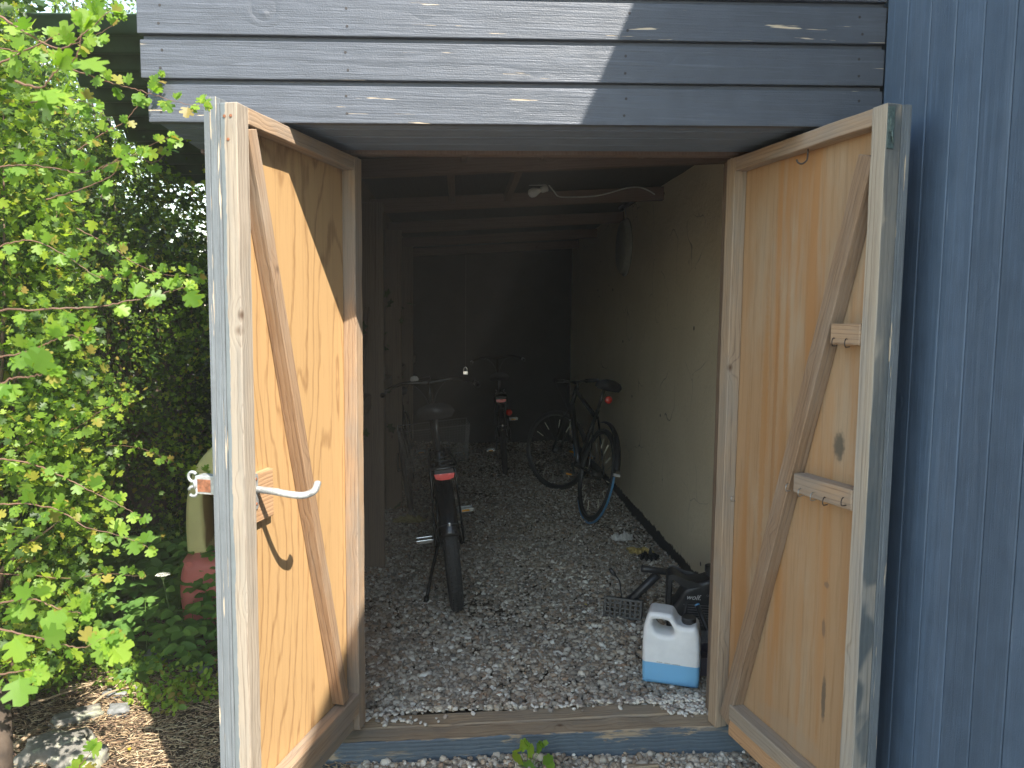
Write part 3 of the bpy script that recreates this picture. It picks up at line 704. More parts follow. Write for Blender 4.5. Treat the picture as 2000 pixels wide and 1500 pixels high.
def orient(dirs, bias, spread):
    """matrices whose Y follows dirs, Z roughly bias+noise"""
    Y = dirs/np.linalg.norm(dirs, axis=1)[:, None]
    Z = bias+rng.normal(0, spread, Y.shape); Z -= Y*(Z*Y).sum(1)[:, None]; Z /= np.linalg.norm(Z, axis=1)[:, None]+1e-9
    X = np.cross(Y, Z); return np.stack([X, Y, Z], 2)
BIAS = np.array([.15, -.45, .85])
def leafcloud(name, centres, per, spread, size, mat, parent, shape=HAWc, mtx_off=(0, 0, 0)):
    N = len(centres)*per; C = np.repeat(centres, per, 0)
    d = rng.normal(0, 1, (N, 3)); d[:, 2] -= .1
    P = C+rng.normal(0, spread, (N, 3))
    s_ = rng.uniform(.45, 1.35, N)*size; Mx = orient(d, BIAS, .7)*s_[:, None, None]
    return mass(name, [(*shape, Mx, P-np.array(mtx_off))], mat, parent)

def shell_points(fn, N, lo, hi):
    """rejection sample in a box with density fn in 0..1"""
    out = []
    tot = 0
    while tot < N:
        p = rng.uniform(lo, hi, (N*2, 3)); q = p[rng.random(len(p)) < fn(p)]; out.append(q); tot += len(q)
    return np.concatenate(out)[:N]
def nz3(p, s, o=0.):
    return np.array([mnoise.noise(V((a*s+o, b*s, c*s))) for a, b, c in p])

def bush_twigs(name, parent, root, tips, r0=.012, off=(0, 0, 0), mat='twig'):
    mb = MB()
    for t in tips:
        t = V(t); b = V(root)+V((random.uniform(-.25, .25), random.uniform(-.15, .3), 0)); mid = b.lerp(t, .55)+V((random.uniform(-.2, .2), random.uniform(-.1, .2), random.uniform(0, .25)))
        mb.tube([p-V(off) for p in crom([b, mid, t], 4)], [r0, r0*.9, r0*.8, r0*.65, r0*.5, r0*.4, r0*.3, r0*.2, r0*.1], 5, cap=False)
    return mb.build(name, M[mat], parent, smooth=True)

# the tall hedge behind the door and canopy
HB = V((-2.2, 4.6, 0))
hedge = thing('hawthorn_hedge', HB, 'tall green hawthorn hedge standing behind the left door and under the canopy', 'hedge')
def htop(x, y):
    q = 905+1480*x/y
    return CZ+(620-np.interp(q, [-400, 0, 90, 150, 200, 250, 330, 400, 600], [-700, -220, 20, 130, 225, 305, 350, 395, 440]))/1480*y
def hfront(x, z): return 4.0+.30*np.sin(x*2.1+1)*np.cos(z*1.9)+.03*(z-1.2)**2+np.where(z < .8, .25, 0)
def hd(p):
    x, y, z = p.T; top = htop(x, y)+.10*nz3(p, 2.5); fr = hfront(x, z)+.22*nz3(p, 2.2, 9)
    dz = top-z; dy = y-fr
    dep = np.minimum(dy, dz*1.0)
    return np.where((dep > 0) & (dep < .55) & (dy < 1.0), np.exp(-dep/.25), 0)*(nz3(p, 5.5, 3) > -.12)
C = shell_points(hd, 13000, [-4.6, 3.7, .15], [-.75, 5.3, 5.0])
leafcloud('foliage', C, 8, .045, .032, M['haw'], hedge, mtx_off=HB)
C2 = shell_points(lambda p: ((p[:, 1] > hfront(p[:, 0], p[:, 2])+.35) & (p[:, 2] < htop(p[:, 0], p[:, 1])-.35)).astype(float), 8500, [-5.6, 4.3, .1], [-.75, 7.2, 5.2])
leafcloud('inner_foliage', C2, 8, .11, .085, M['haw_shaded'], hedge, mtx_off=HB)
bush_twigs('branches', hedge, (-2., 4.9, 0), C[::80], off=HB)
mb = MB()
tr = [atY(298, 1180, 4.55), atY(300, 1050, 4.55), atY(310, 900, 4.6), atY(318, 760, 4.7), atY(330, 600, 4.8)]
mb.tube([p-HB for p in crom(tr, 5)], [.115-.003*i for i in range(21)], 12); mb.build('trunk', M['bark'], hedge, smooth=True)
# the nearer bush at the left edge
NB = V((-2.0, 2.9, 0))
near = thing('hawthorn_bush', NB, 'sunlit hawthorn bush at the left edge with long shoots reaching in front of the fascia', 'bush')
def nd(p):
    x, y, z = p.T
    edge = np.interp(z, [.3, .8, 1.4, 2.0, 2.5, 3.1, 4.0], [-.53, -.48, -.47, -.49, -.545, -.565, -.58])*y+.13*nz3(p, 3)
    dx = edge-x; fr = 2.35+.25*nz3(p, 2.4, 5); dy = y-fr
    dep = np.minimum(dx*1.0, dy)
    return np.where((dep > 0) & (dep < .6) & (z > .42+.25*(nz3(p, 3., 8))), np.exp(-dep/.28), 0)*(nz3(p, 5., 2) > -.12)
C3 = shell_points(nd, 6500, [-3.2, 2.1, .3], [-1.15, 4.1, 4.0])
C3 = C3[~((C3[:, 2] > 2.6) & (rng.random(len(C3)) < .7))]
leafcloud('foliage', C3, 9, .045, .031, M['haw'], near, shape=HAW, mtx_off=NB)
C4 = shell_points(lambda p: ((p[:, 0] < -1.8) & (p[:, 2] > .5)).astype(float), 500, [-3.2, 2.8, .4], [-1.7, 4.1, 3.4])
leafcloud('inner_foliage', C4, 8, .10, .06, M['haw_shaded'], near, mtx_off=NB)
bush_twigs('branches', near, (-2.1, 3.1, 0), C3[::60], off=NB, r0=.014)
mb = MB(); mb.tube([p-NB for p in crom([atY(-8, 1560, 2.55), atY(-4, 1420, 2.6), atY(-25, 1250, 2.75), V((-2.1, 3., 1.5))], 5)], [.05-.0015*i for i in range(16)], 10); mb.build('trunk', M['bark'], near, smooth=True)

def shoots(parent, off, specs, mat='haw_young', step=.028):
    for (pl, Y, sz_, r0) in specs:
        tw = MB(); LM = []; LP = []
        Ys = Y if isinstance(Y, (list, tuple)) else [Y]*len(pl)
        w_ = crom([atY(px, py, y_) for (px, py), y_ in zip(pl, Ys)], 8)
        w_ = [p+V((random.gauss(0, .0007), 0, random.gauss(0, .0009))) for p in w_]
        tw.tube([p-V(off) for p in w_], [r0*.62*(1-.75*i/len(w_)) for i in range(len(w_))], 6, cap=False)
        acc = 0; side = 1
        for i in range(1, len(w_)):
            seg = w_[i]-w_[i-1]; acc += seg.length
            if acc > step*random.uniform(.7, 1.3)*sz_/.034:
                acc = 0; side = -side
                t = seg.normalized(); k = random.choice((2, 3, 3, 4))
                for _ in range(k):
                    d = t*random.uniform(.0, .8)+V((random.uniform(-.5, .5), random.uniform(-.5, .3), side*random.uniform(.3, 1.)))
                    d.normalize(); LP.append(w_[i]+d*.004-V(off)); LM.append((d, sz_*random.uniform(.5, 1.1)))
        for _ in range(5):
            d = (w_[-1]-w_[-3]).normalized()+V((random.uniform(-.6, .6), random.uniform(-.4, .4), random.uniform(-.6, .6))); LP.append(w_[-1]-V(off)); LM.append((d.normalized(), sz_*random.uniform(.4, .7)))
        D = np.array([d for d, _ in LM]); S = np.array([s for _, s in LM])
        Mx = orient(D, np.array([.2, -.75, .55]), .5)*S[:, None, None]
        st = tw.build('shoot', M['redtwig'], parent, smooth=True)
        mass('shoot_leaves', [(*HAW, Mx, np.array(LP))], M[mat], st)
Y1 = 1.5
shoots(near, NB, [
 ([(-10, 606), (90, 604), (185, 600), (250, 588), (300, 577), (362, 562)], [1.25, 1.25, 1.28, 1.3, 1.32, 1.35], .034, .0026),
 ([(110, 128), (160, 142), (210, 160), (258, 172), (305, 187), (350, 200), (396, 208)], [2.0, 2.0, 2.0, 1.98, 1.96, 1.95, 1.95], .034, .003),
 ([(60, 200), (110, 190), (150, 196), (185, 205)], [1.7]*4, .036, .003),
 ([(140, 300), (200, 262), (240, 240), (262, 215), (295, 175), (310, 150)], [2.3]*6, .034, .003),
 ([(200, 330), (255, 300), (300, 318), (340, 280), (372, 245)], [2.6]*5, .034, .003),
 ([(90, 390), (150, 372), (215, 345), (262, 300), (330, 268)], [2.2]*5, .036, .003),
 ([(-20, 330), (40, 322), (100, 328), (160, 338), (215, 320), (270, 300)], [1.8]*6, .038, .003),
 ([(-10, 25), (60, 70), (120, 95), (170, 60), (215, 20)], [1.6]*5, .042, .004),
 ([(-10, 130), (50, 98), (110, 70), (165, 30), (200, -10)], [1.9]*5, .040, .004),
 ([(-20, 90), (30, 100), (80, 112), (135, 90), (200, 62), (235, 40)], [2.2]*6, .036, .003),
 ([(30, 160), (80, 170), (110, 140), (150, 110), (160, 60)], [1.15]*5, .05, .003),
 ([(-10, 700), (40, 690), (90, 672), (130, 655), (160, 660)], [1.35]*5, .034, .0026),
 ([(-15, 760), (20, 740), (60, 735), (90, 730)], [1.1]*4, .040, .0026),
 ([(-10, 985), (60, 985), (120, 1000), (170, 1030), (230, 1045), (290, 1068)], [1.9]*6, .042, .0035),
 ([(-10, 895), (60, 905), (120, 930), (180, 960), (230, 985), (275, 1010)], [1.9]*6, .040, .0035),
 ([(30, 880), (90, 850), (150, 835), (200, 800), (240, 785)], [2.5]*5, .038, .003),
 ([(170, 880), (240, 870), (300, 885), (350, 915), (405, 925)], [3.0, 3.0, 3.0, 3.0, 2.9], .030, .002),
 ([(-20, 1225), (50, 1240), (110, 1255), (160, 1265), (205, 1245)], [1.25]*5, .045, .0028),
 ([(-10, 1180), (60, 1170), (120, 1190), (160, 1200)], [1.3]*4, .045, .0028),
 ([(-10, 1320), (30, 1312), (60, 1308)], [1.2]*3, .050, .0028),
 ([(0, 1120), (70, 1125), (140, 1130), (200, 1120), (270, 1125)], [2.4]*5, .036, .003),
 ([(150, 445), (215, 480), (265, 515), (330, 538), (385, 536)], [2.3]*5, .033, .0025),
 ([(0, 480), (60, 470), (130, 500), (190, 540), (250, 545)], [2.0]*5, .036, .003),
 ([(120, 1580), (140, 1530), (160, 1490), (178, 1470)], [1.6]*4, .04, .003),
])
# far crown seen against the sky
TB = V((-4.2, 9.5, 0))
ft = thing('hawthorn_tree', TB, 'far hawthorn tree top showing against the sky beside the fascia end', 'tree')
def fd(p):
    q = (p-np.array([-4.15, 9.5, 4.6]))/np.array([.55, .7, 1.3]); r_ = np.linalg.norm(q, axis=1)+.35*nz3(p, 2.2)
    return ((r_ < 1) & (r_ > .5)).astype(float)*(nz3(p, 4., 4) > -.1)
C5 = shell_points(fd, 650, [-5.2, 8.6, 3.], [-3.3, 10.4, 6.4]); leafcloud('foliage', C5, 8, .06, .05, M['haw'], ft, mtx_off=TB)
mb = MB(); mb.tube([(0, 0, 0), (.05, 0, 2), (0, 0, 4.6)], [.10, .08, .03], 8)
for t in C5[:25]: mb.tube([(0.03, 0, 3.2), V(t)-TB], [.015, .004], 4, cap=False)
mb.build('trunk', M['bark'], ft, smooth=True)

# ------------------------------------------------------------ weeds at the hedge foot
def elder(name, N, area, hrange, label, size=.075, mat='elder', avoid=None):
    C = shell_points(lambda p: (area(p)).astype(float), N, [-2.8, 3.1, hrange[0]], [-.72, 4.7, hrange[1]])
    V_ = []; Mx = []; per = 5
    az0 = rng.uniform(0, 6.28, N)
    Ds = []; Ps = []; Ss = []
    for k in range(per):
        a = az0+[0, 1.15, -1.15, 2.0, -2.0][k]; el = rng.uniform(-.35, .15, N)
        D = np.stack([np.cos(a)*np.cos(el), np.sin(a)*np.cos(el), np.sin(el)], 1)
        Ds.append(D); Ps.append(C+D*.006); Ss.append(rng.uniform(.75, 1.2, N)*size*(1. if k == 0 else .85))
    D = np.concatenate(Ds); P = np.concatenate(Ps); S = np.concatenate(Ss)
    leaves = mass(name, [(*OVA, orient(D, np.array([.0, -.35, .95]), .22)*S[:, None, None], P)], M[mat])
    tag(leaves, label, 'weeds', kind='stuff'); return C
wa = lambda p: ((p[:, 1] > 3.42+.20*nz3(p*np.array([1, 1, 0]), 2.)+.10*(p[:, 0]+1.)**2) & (p[:, 2] < np.clip((p[:, 1]-3.25)*.9, .06, .48)))
CW = elder('ground_cover', 1900, wa, (.03, .52), 'low leafy ground elder covering the hedge foot beside the toy car')
mb = MB()
for c in CW[::3]: mb.tube([(c[0]+random.uniform(-.03, .03), c[1]+.02, 0), (c[0], c[1], c[2])], .0018, 4, cap=False)
tag(mb.build('weed_stems', M['elder']), 'thin green stalks under the ground elder leaves', 'weeds', kind='stuff')
# small bright grass-like weeds along the litter edge
ga = lambda p: ((np.abs(p[:, 1]-3.36-.12*(p[:, 0]+1.)**2+.1*np.sin(p[:, 0]*9)) < .16) & (p[:, 2] < .1))
C7 = shell_points(lambda p: ga(p).astype(float), 500, [-2.6, 3., .01], [-.6, 4.2, .10])
o = leafcloud('seedlings', C7, 5, .02, .028, M['haw_young'], None, shape=OVA); tag(o, 'small seedlings sprouting at the litter edge', 'weeds', kind='stuff')

# cow parsley with one white umbel
ub = atZ(330, 1290, 0.); up = atY(318, 1122, ub.y-.05)
um = thing('white_umbel_flower', ub, 'single white umbel flower on a thin stalk left of the red toy car', 'flower')
M['petal'] = plain('white_petals', (.78, .78, .70), rough=.6)
M['stem'] = plain('green_stem', (.12, .20, .06), rough=.6)
mb = MB(); q = up-ub; mb.tube(crom([(0, 0, 0), q*.5+V((.02, 0, 0)), q-V((0, 0, .03))], 5), .0022, 6)
for k in range(12):
    a = k*2.4; rr = .028*math.sqrt(k/12); mb.tube([q-V((0, 0, .03)), q+V((rr*math.cos(a), rr*math.sin(a), .0))], .0007, 4, cap=False)
mb.build('stalk', M['stem'], um)
mb = MB()
for k in range(70):
    a = k*2.4; rr = .032*math.sqrt(k/70); c = q+V((rr*math.cos(a), rr*math.sin(a), .004+random.uniform(-.003, .003)-rr*.15))
    mb.lathe([(.0015, -.001), (.0036, .0005), (.0015, .0015)], 5, Matrix.Translation(c))
mb.build('flower_head', M['petal'], um)
# yellow fallen leaves
M['yleaf'] = leafmat('yellow_leaf', [(0, (.65, .52, .04)), (1, (.75, .62, .08))])
for px, py, lab in ((80, 1347, 'yellow fallen leaf nearest the hedge shade'), (222, 1377, 'yellow fallen leaf beside the small angular stone'), (245, 1305, 'yellow fallen leaf at the edge of the weeds'), (252, 1460, 'yellow fallen leaf low down near the door shadow')):
    p = atZ(px, py, .02); o = mass('fallen_leaf', [(*OVA, orient(np.array([[random.uniform(-1, 1), random.uniform(-1, 1), .05]]), np.array([0, 0, 1.]), .2)*.022, np.zeros((1, 3)))], M['yleaf']); o.location = p; tag(o, lab, 'leaf', group='yellow fallen leaves')

# scalloped weed in front of the threshold
wp = atZ(1030, 1520, .0); wp.y = 2.66
wp = V((atY(1030, 1490, 2.66).x, 2.66, 0))
wd_ = thing('small_weed', wp, 'small bright green weed with scalloped leaves growing against the blue threshold', 'weed')
SC = leafshape([(.10, .04), (.34, .02), (.44, .2), (.36, .34), (.52, .44), (.50, .66), (.34, .70), (.34, .90), (.16, .96)], curl=.1, fold=.1)
mb = MB(); Ds = []; Ps = []; Ss = []
for (px, py, s_) in ((1015, 1455, .030), (1030, 1470, .034), (1048, 1462, .028), (1062, 1452, .020), (1020, 1485, .034), (1042, 1492, .036), (1060, 1486, .028), (1032, 1450, .024), (1010, 1470, .026), (1066, 1500, .026), (1025, 1505, .03), (1070, 1448, .014)):
    t = atY(px, py, 2.645+random.uniform(-.02, .02))-wp; mb.tube(crom([(random.uniform(-.01, .01), 0, 0), t*.6+V((0, .01, .0)), t], 4), .0011, 5, cap=False)
    Ps.append(t); Ds.append((random.uniform(-.6, .6), random.uniform(-.6, -.1), random.uniform(-.3, .5))); Ss.append(s_)
mb.build('stalks', M['stem'], wd_)
mass('leaves', [(*SC, orient(np.array(Ds), np.array([0, -.7, .8]), .2)*1.55*np.array(Ss)[:, None, None], np.array(Ps))], M['haw_young'], wd_)
# ------------------------------------------------------------ bicycles
M['rubber'] = plain('tyre_rubber', (.03, .03, .03), rough=.75, var=.5, scale=160, bump=.9)
M['blackpaint'] = plain('black_enamel', (.012, .012, .013), rough=.22, var=.2)
M['blackplastic'] = plain('black_plastic', (.022, .022, .024), rough=.42, var=.25, scale=80)
M['chrome'] = plain('bright_metal', (.62, .62, .61), rough=.22, metal=1., var=.1)
M['wire'] = plain('thin_wire', (.075, .075, .072), rough=.4, metal=.8, var=.1)
M['alloy'] = plain('dull_alloy', (.10, .10, .10), rough=.4, metal=.7, var=.1)
M['redlens'] = plain('red_reflector', (.75, .035, .02), rough=.25, var=.1, Specular_IOR_Level=.8, Coat_Weight=.4)
M['amber'] = plain('amber_reflector', (.85, .38, .03), rough=.25, var=.1)
M['bluepaint'] = plain('blue_enamel', (.08, .26, .48), rough=.3, var=.1)
M['blackglove'] = plain('black_fabric', (.012, .012, .014), rough=.95, var=.4, scale=60, bump=.6)
M['paleplastic'] = plain('white_grey_plastic', (.6, .6, .6), rough=.4, var=.05)
R_ = .345
def wheel(root, x, name, tyre_r, mtx=None, rim='alloy', sticks=0, tread=True, n_sp=28, amber=False):
    m = (mtx or Matrix.Identity(4)) @ Matrix.Translation(V((x, 0, R_)))
    mb = MB(); R1 = R_-tyre_r
    mb.tube([(R1*math.cos(a), 0, R1*math.sin(a)) for a in [2*math.pi*i/56 for i in range(56)]], tyre_r, 12, closed=True)
    if tread:
        for i in range(90):
            for yo, da in ((-.55, 0), (0, .035), (.55, 0)):
                a = 2*math.pi*i/90+da; rr = R1+tyre_r*math.cos(yo)*.99
                mm = Matrix.Rotation(-a, 4, 'Y') @ Matrix.Translation(V((rr, tyre_r*math.sin(yo), 0)))
                mb.box((0, 0, 0), (.005, .010, .011), mm)
    w_ = mb.build(name, M['rubber'], root, smooth=not tread, mtx=m)
    rr = R1-tyre_r*.9
    mb = MB(); mb.tube([(rr*math.cos(a), 0, rr*math.sin(a)) for a in [2*math.pi*i/56 for i in range(56)]], .011, 8, closed=True)
    mb.build('rim', M[rim], w_, smooth=True)
    mb = MB()
    for i in range(n_sp):
        a = 2*math.pi*i/n_sp; s_ = .03 if i % 2 else -.03
        mb.tube([(.018*math.cos(a+.9), s_, .018*math.sin(a+.9)), (rr*math.cos(a), 0, rr*math.sin(a))], .0011, 4, cap=False)
    mb.build('spokes', M['alloy'], w_)
    mb = MB(); mb.tube([(0, -.05, 0), (0, -.035, 0), (0, -.034, 0), (0, .034, 0), (0, .035, 0), (0, .05, 0)], [.008, .008, .024, .024, .008, .008], 12); mb.build('hub', M['alloy'], w_, smooth=True)
    if sticks:
        for i in range(sticks):
            k = int(i*n_sp/sticks); a = 2*math.pi*k/n_sp; s_ = .03 if k % 2 else -.03
            p0 = V((.018*math.cos(a+.9), s_, .018*math.sin(a+.9))); p1 = V((rr*math.cos(a), 0, rr*math.sin(a)))
            MB().tube([p0.lerp(p1, .62), p0.lerp(p1, .86)], .0036, 6).build('spoke_reflector', M['stick_white'], w_)
    if amber:
        MB().box((-.17, .0, .02), (.05, .012, .014)).build('amber_reflector', M['amber'], w_, bevel=.002)
    return w_
M['stick_white'] = plain('pale_reflector_stick', (.85, .83, .68), rough=.3, var=.05)
def mudguard(root, x, a0, a1, wd, mat, mtx=None, name='mudguard', r=.362):
    mb = MB(); n = 30; k = 8
    for i in range(n+1):
        a = math.radians(a0+(a1-a0)*i/n)
        for j in range(k+1):
            t = (j/k*2-1); rr = r-.014*(abs(t)**2.2)
            mb.v.append((x+rr*math.cos(a), t*wd/2, R_+rr*math.sin(a)))
    for i in range(n):
        for j in range(k): q = i*(k+1)+j; mb.f.append((q, q+1, q+k+2, q+k+1))
    o = mb.build(name, M[mat], root, smooth=True, mtx=mtx); md = o.modifiers.new('t', 'SOLIDIFY'); md.thickness = .0015
    return o
def saddle(root, p, name='saddle', L=.26, W_=.17):
    mb = MB(); n = 12; k = 10
    for i in range(n+1):
        t = i/n; w_ = W_*(.5+.5*math.cos(math.pi*min(1, t*1.25)))*.5+.02; hh = .035*(1-t*.3)+.018*(1-t)**3
        for j in range(k):
            a = 2*math.pi*j/k; mb.v.append((p[0]-.10+L*t, p[1]+w_*math.cos(a), p[2]+hh*(max(math.sin(a), -.7))+.010*(1-t)))
    for i in range(n):
        for j in range(k): j2 = (j+1) % k; mb.f.append((i*k+j, i*k+j2, (i+1)*k+j2, (i+1)*k+j))
    mb.f.append(tuple(range(k))[::-1]); mb.f.append(tuple(n*k+j for j in range(k)))
    s = mb.build(name, M['blackplastic'], root, smooth=True)
    return s
def pedal(root, p, mat, amber=True):
    mb = MB()
    for s_ in (-1, 1): mb.box((p[0]+s_*.032, p[1], p[2]), (.012, .09, .022)); mb.box((p[0], p[1]+s_*.042, p[2]), (.07, .008, .018))
    mb.tube([(p[0], p[1]-.05, p[2]), (p[0], p[1]+.05, p[2])], .006, 8)
    o = mb.build('pedal', M[mat], root, bevel=.002)
    if amber: MB().box((p[0]-.0395, p[1], p[2]), (.003, .045, .012)).build('pedal_reflector', M['amber'], o, bevel=.001)
    return o

def bicycle(loc, yaw, lean, label, steer=0., city=True, wb=1.06, paint='blackpaint', crank=35., **o):
    rot = Matrix.Rotation(yaw, 3, 'Z') @ Matrix.Rotation(lean, 3, 'X')
    b = thing('bicycle', loc, label, 'bicycle', rot=rot, group='bicycles parked in the shed')
    tr = o.get('tyre', .026 if city else .017)
    wheel(b, 0, 'rear_wheel', tr, tread=o.get('tread', False), sticks=o.get('sticks', 0))
    hd = V((.90, 0, .90)); hb = V((.935, 0, .74)); bb = V((.43, 0, .335)); st_ = V((.27, 0, .80))
    piv = hb; ax = (hd-hb).normalized()
    Ms = Matrix.Translation(piv) @ Matrix.Rotation(steer, 4, ax) @ Matrix.Translation(-piv)
    wheel(b, wb, 'front_wheel', tr, mtx=Ms, sticks=o.get('sticks', 0), amber=o.get('amber', False))
    mb = MB()
    mb.tube([hd+ax*.02, hb-ax*.02], .020, 10); mb.tube([bb, st_], .016, 10)
    if city and not o.get('diamond'): mb.tube(crom([hb+ax*.03, V((.68, 0, .52)), V((.45, 0, .33)), bb], 5), .020, 10); mb.tube(crom([hd, V((.62, 0, .66)), V((.33, 0, .52))], 5), .013, 8)
    else: mb.tube([hb+ax*.02, bb], .026, 10); mb.tube([hd-ax*.01, st_-V((0, 0, .06))], .016, 10)
    for s_ in (-1, 1):
        mb.tube([bb+V((-.03, s_*.03, 0)), V((0, s_*.062, R_))], .009, 8); mb.tube([st_-V((-.005, -s_*.015, .05)), V((0, s_*.062, R_))], .0075, 8)
    mb.tube([bb+V((0, -.036, 0)), bb+V((0, .036, 0))], .022, 12)
    fr_ = mb.build('frame', M[paint], b, smooth=True)
    if o.get('bluebits'):
        d = (bb-hb).normalized(); MB().tube([hb+d*.44, hb+d*.56], .0268, 12).build('blue_band', M['bluepaint'], fr_, smooth=True)
        mb = MB()
        for k in range(8):
            q = hb+d*(.16+.032*k); mb.box((q.x-.0, q.y+.0, q.z), (.012, .0545, .004 if k % 2 else .014))
        mb.build('lettering', M['paleplastic'], fr_)
    mb = MB(); mb.tube([hb-ax*.02, hb-ax*.05], .018, 10)
    for s_ in (-1, 1): mb.tube(crom([hb-ax*.05, hb-ax*.06+V((.012, s_*.045, 0)), V((wb-.04, s_*.05, .52)), V((wb, s_*.052, R_))], 5), .011, 8)
    mb.build('fork', M[paint], b, smooth=True, mtx=Ms)
    top = hd+ax*.22 if city else hd+ax*.05
    mb = MB(); mb.tube([hd, top, top+V((.04, 0, .01))], .013, 10)
    hw = .29 if city else .30; c = top+V((.04, 0, .01))
    hp = [c+V((-.20, -hw, -.03)), c+V((-.10, -hw*.93, -.015)), c+V((.0, -hw*.55, .01)), c, c+V((0, hw*.55, .01)), c+V((-.10, hw*.93, -.015)), c+V((-.20, hw, -.03))] if city else [c+V((-.03, -hw, .02)), c+V((0, -.12, .01)), c, c+V((0, .12, .01)), c+V((-.03, hw, .02))]
    hp = crom(hp, 5); mb.tube(hp, .011, 8); hbar = mb.build('handlebar', M['alloy' if not city else 'blackpaint'], b, smooth=True, mtx=Ms)
    for s_ in (0, -1):
        seg = hp[:5] if s_ == 0 else hp[-5:]; MB().tube(seg, .016, 10).build('grip', M['blackplastic'], hbar, smooth=True)
    if o.get('bell'):
        MB().lathe([(.0, 0), (.024, .002), (.028, .012), (.020, .028), (.0, .034)], 14, Matrix.Translation(c+V((-.02, .09, .02)))).build('bell', M['paleplastic'], hbar, smooth=True)
    mb = MB(); sp = V((.235, 0, o.get('sad', .96))); mb.tube([st_, sp-V((0, 0, .03))], .013, 10); mb.build('seat_post', M['alloy'], b, smooth=True)
    saddle(b, sp)
    mb = MB()      # brake cables looping from the handlebar
    for s_ in (-1, 1): mb.tube(crom([c+V((.03, s_*.16, 0)), c+V((.12, s_*.10, -.02)), c+V((.10, s_*.02, -.14)), hb+V((.03, 0, -.03))], 5), .0028, 5)
    mb.build('brake_cable', M['blackplastic'], hbar, smooth=True)
    # drive
    ca = math.radians(crank); mb = MB()
    mb.lathe([(.0, -.002), (.09, -.002), (.09, .002), (.0, .002)], 30, Matrix.Translation(bb+V((0, -.05, 0))) @ Matrix.Rotation(math.pi/2, 4, 'X'))
    e1 = bb+V((.17*math.cos(ca), -.075, .17*math.sin(ca))); e2 = bb+V((-.17*math.cos(ca), .075, -.17*math.sin(ca)))
    mb.tube([bb+V((0, -.055, 0)), e1], .010, 8); mb.tube([bb+V((0, .055, 0)), e2], .010, 8)
    mb.build('crank', M['alloy'], b)
    pedal(b, e1+V((0, -.055, 0)), 'galv' if city else 'alloy'); pedal(b, e2+V((0, .055, 0)), 'chrome' if city else 'alloy', amber=not o.get('bell'))
    mb = MB(); n = 40
    lp = []
    for i in range(n):
        t = i/n
        if t < .5: lp.append(V((.0, -.05, R_+.035)).lerp(bb+V((0, -.05, .09)), t*2))
        else: lp.append((bb+V((0, -.05, -.09))).lerp(V((.0, -.05, R_-.035)), t*2-1))
    mb.tube(lp, .004, 5, closed=True); mb.build('chain', M['alloy'], b)
    if city:
        mudguard(b, 0, o.get('mg0', 157), 40, .062 if tr < .03 else .085, 'blackpaint', r=.362 if tr < .03 else .366)
        mudguard(b, wb, 150, 60, .056, 'blackpaint', mtx=Ms)
        mb = MB(); q = math.radians(o.get('mg0', 157)-9); f = V((.367*math.cos(q), 0, R_+.367*math.sin(q)))
        mb.tube(crom([V((0, .075, R_)), V((-.20, .075, R_+.10)), f+V((.0, .055, -.01)), f, f+V((.0, -.055, -.01)), V((-.20, -.075, R_+.10)), V((0, -.075, R_))], 6), .0022, 6)
        mb.build('mudguard_stay', M['wire'], b, smooth=True)
        MB().box((f.x-.004, 0, f.z), (.006, .009, .018)).build('stay_bolt', M['chrome'], b, bevel=.001)
    if o.get('rack'):
        mb = MB(); z = .82
        mb.tube(crom([(.16, .045, z), (-.05, .055, z), (-.26, .062, z), (-.315, .05, z-.002), (-.325, 0, z-.002), (-.315, -.05, z-.002), (-.26, -.062, z), (-.05, -.055, z), (.16, -.045, z)], 5), .008, 8)
        for x_ in (.08, -.05, -.17, -.27): mb.tube([(x_, -.055, z), (x_, .055, z)], .005, 6)
        for s_ in (-1, 1): mb.tube([(-.16, s_*.06, z), (-.01, s_*.075, R_)], .006, 6); mb.tube([(.14, s_*.045, z), (.24, s_*.02, .74)], .005, 6)
        rk = mb.build('luggage_rack', M['blackpaint'], b, smooth=True)
        mb = MB(); mb.tube(crom([(.14, .03, z+.012), (.0, .045, z+.035), (-.12, .032, z+.03), (-.22, .05, z+.02), (-.24, 0, z+.02), (-.22, -.05, z+.02), (-.12, -.032, z+.03), (.0, -.045, z+.035), (.14, -.03, z+.012)], 5), .0022, 6)
        mb.build('spring_clip', M['wire'], rk, smooth=True)
        out = [(-.048, .010), (.048, .010), (.040, -.012), (.018, -.018), (-.018, -.018), (-.040, -.012)]
        m4 = Matrix.Translation(V((-.338, 0, z-.035))) @ Matrix.Rotation(math.pi/2, 4, 'Z')
        mb = MB(); mb.prism([(x_*1.05, z_*1.1) for x_, z_ in out], .012, m4); mb.build('rear_reflector', M['redlens'], b, bevel=.002)
        MB().box((-.322, 0, z-.02), (.012, .09, .035)).build('reflector_bracket', M['blackplastic'], b, bevel=.002)
    if o.get('basket'):
        mb = MB(); x0, x1, yw, zt_, zb_ = wb-.10, wb+.20, .235, .82, .59
        for z_, k in ((zt_, 1.), (zb_, .84)):
            yy = yw*k; mb.tube([(x0, -yy, z_), (x1, -yy, z_), (x1, yy, z_), (x0, yy, z_)], .0035, 6, closed=True)
        for i in range(25):
            y_ = -yw+2*yw*i/24
            for xx in (x0, x1): mb.tube([(xx, y_, zt_), (xx, y_*.84, zb_)], .0010, 4, cap=False)
            mb.tube([(x0, y_*.84, zb_), (x1, y_*.84, zb_)], .0010, 4, cap=False)
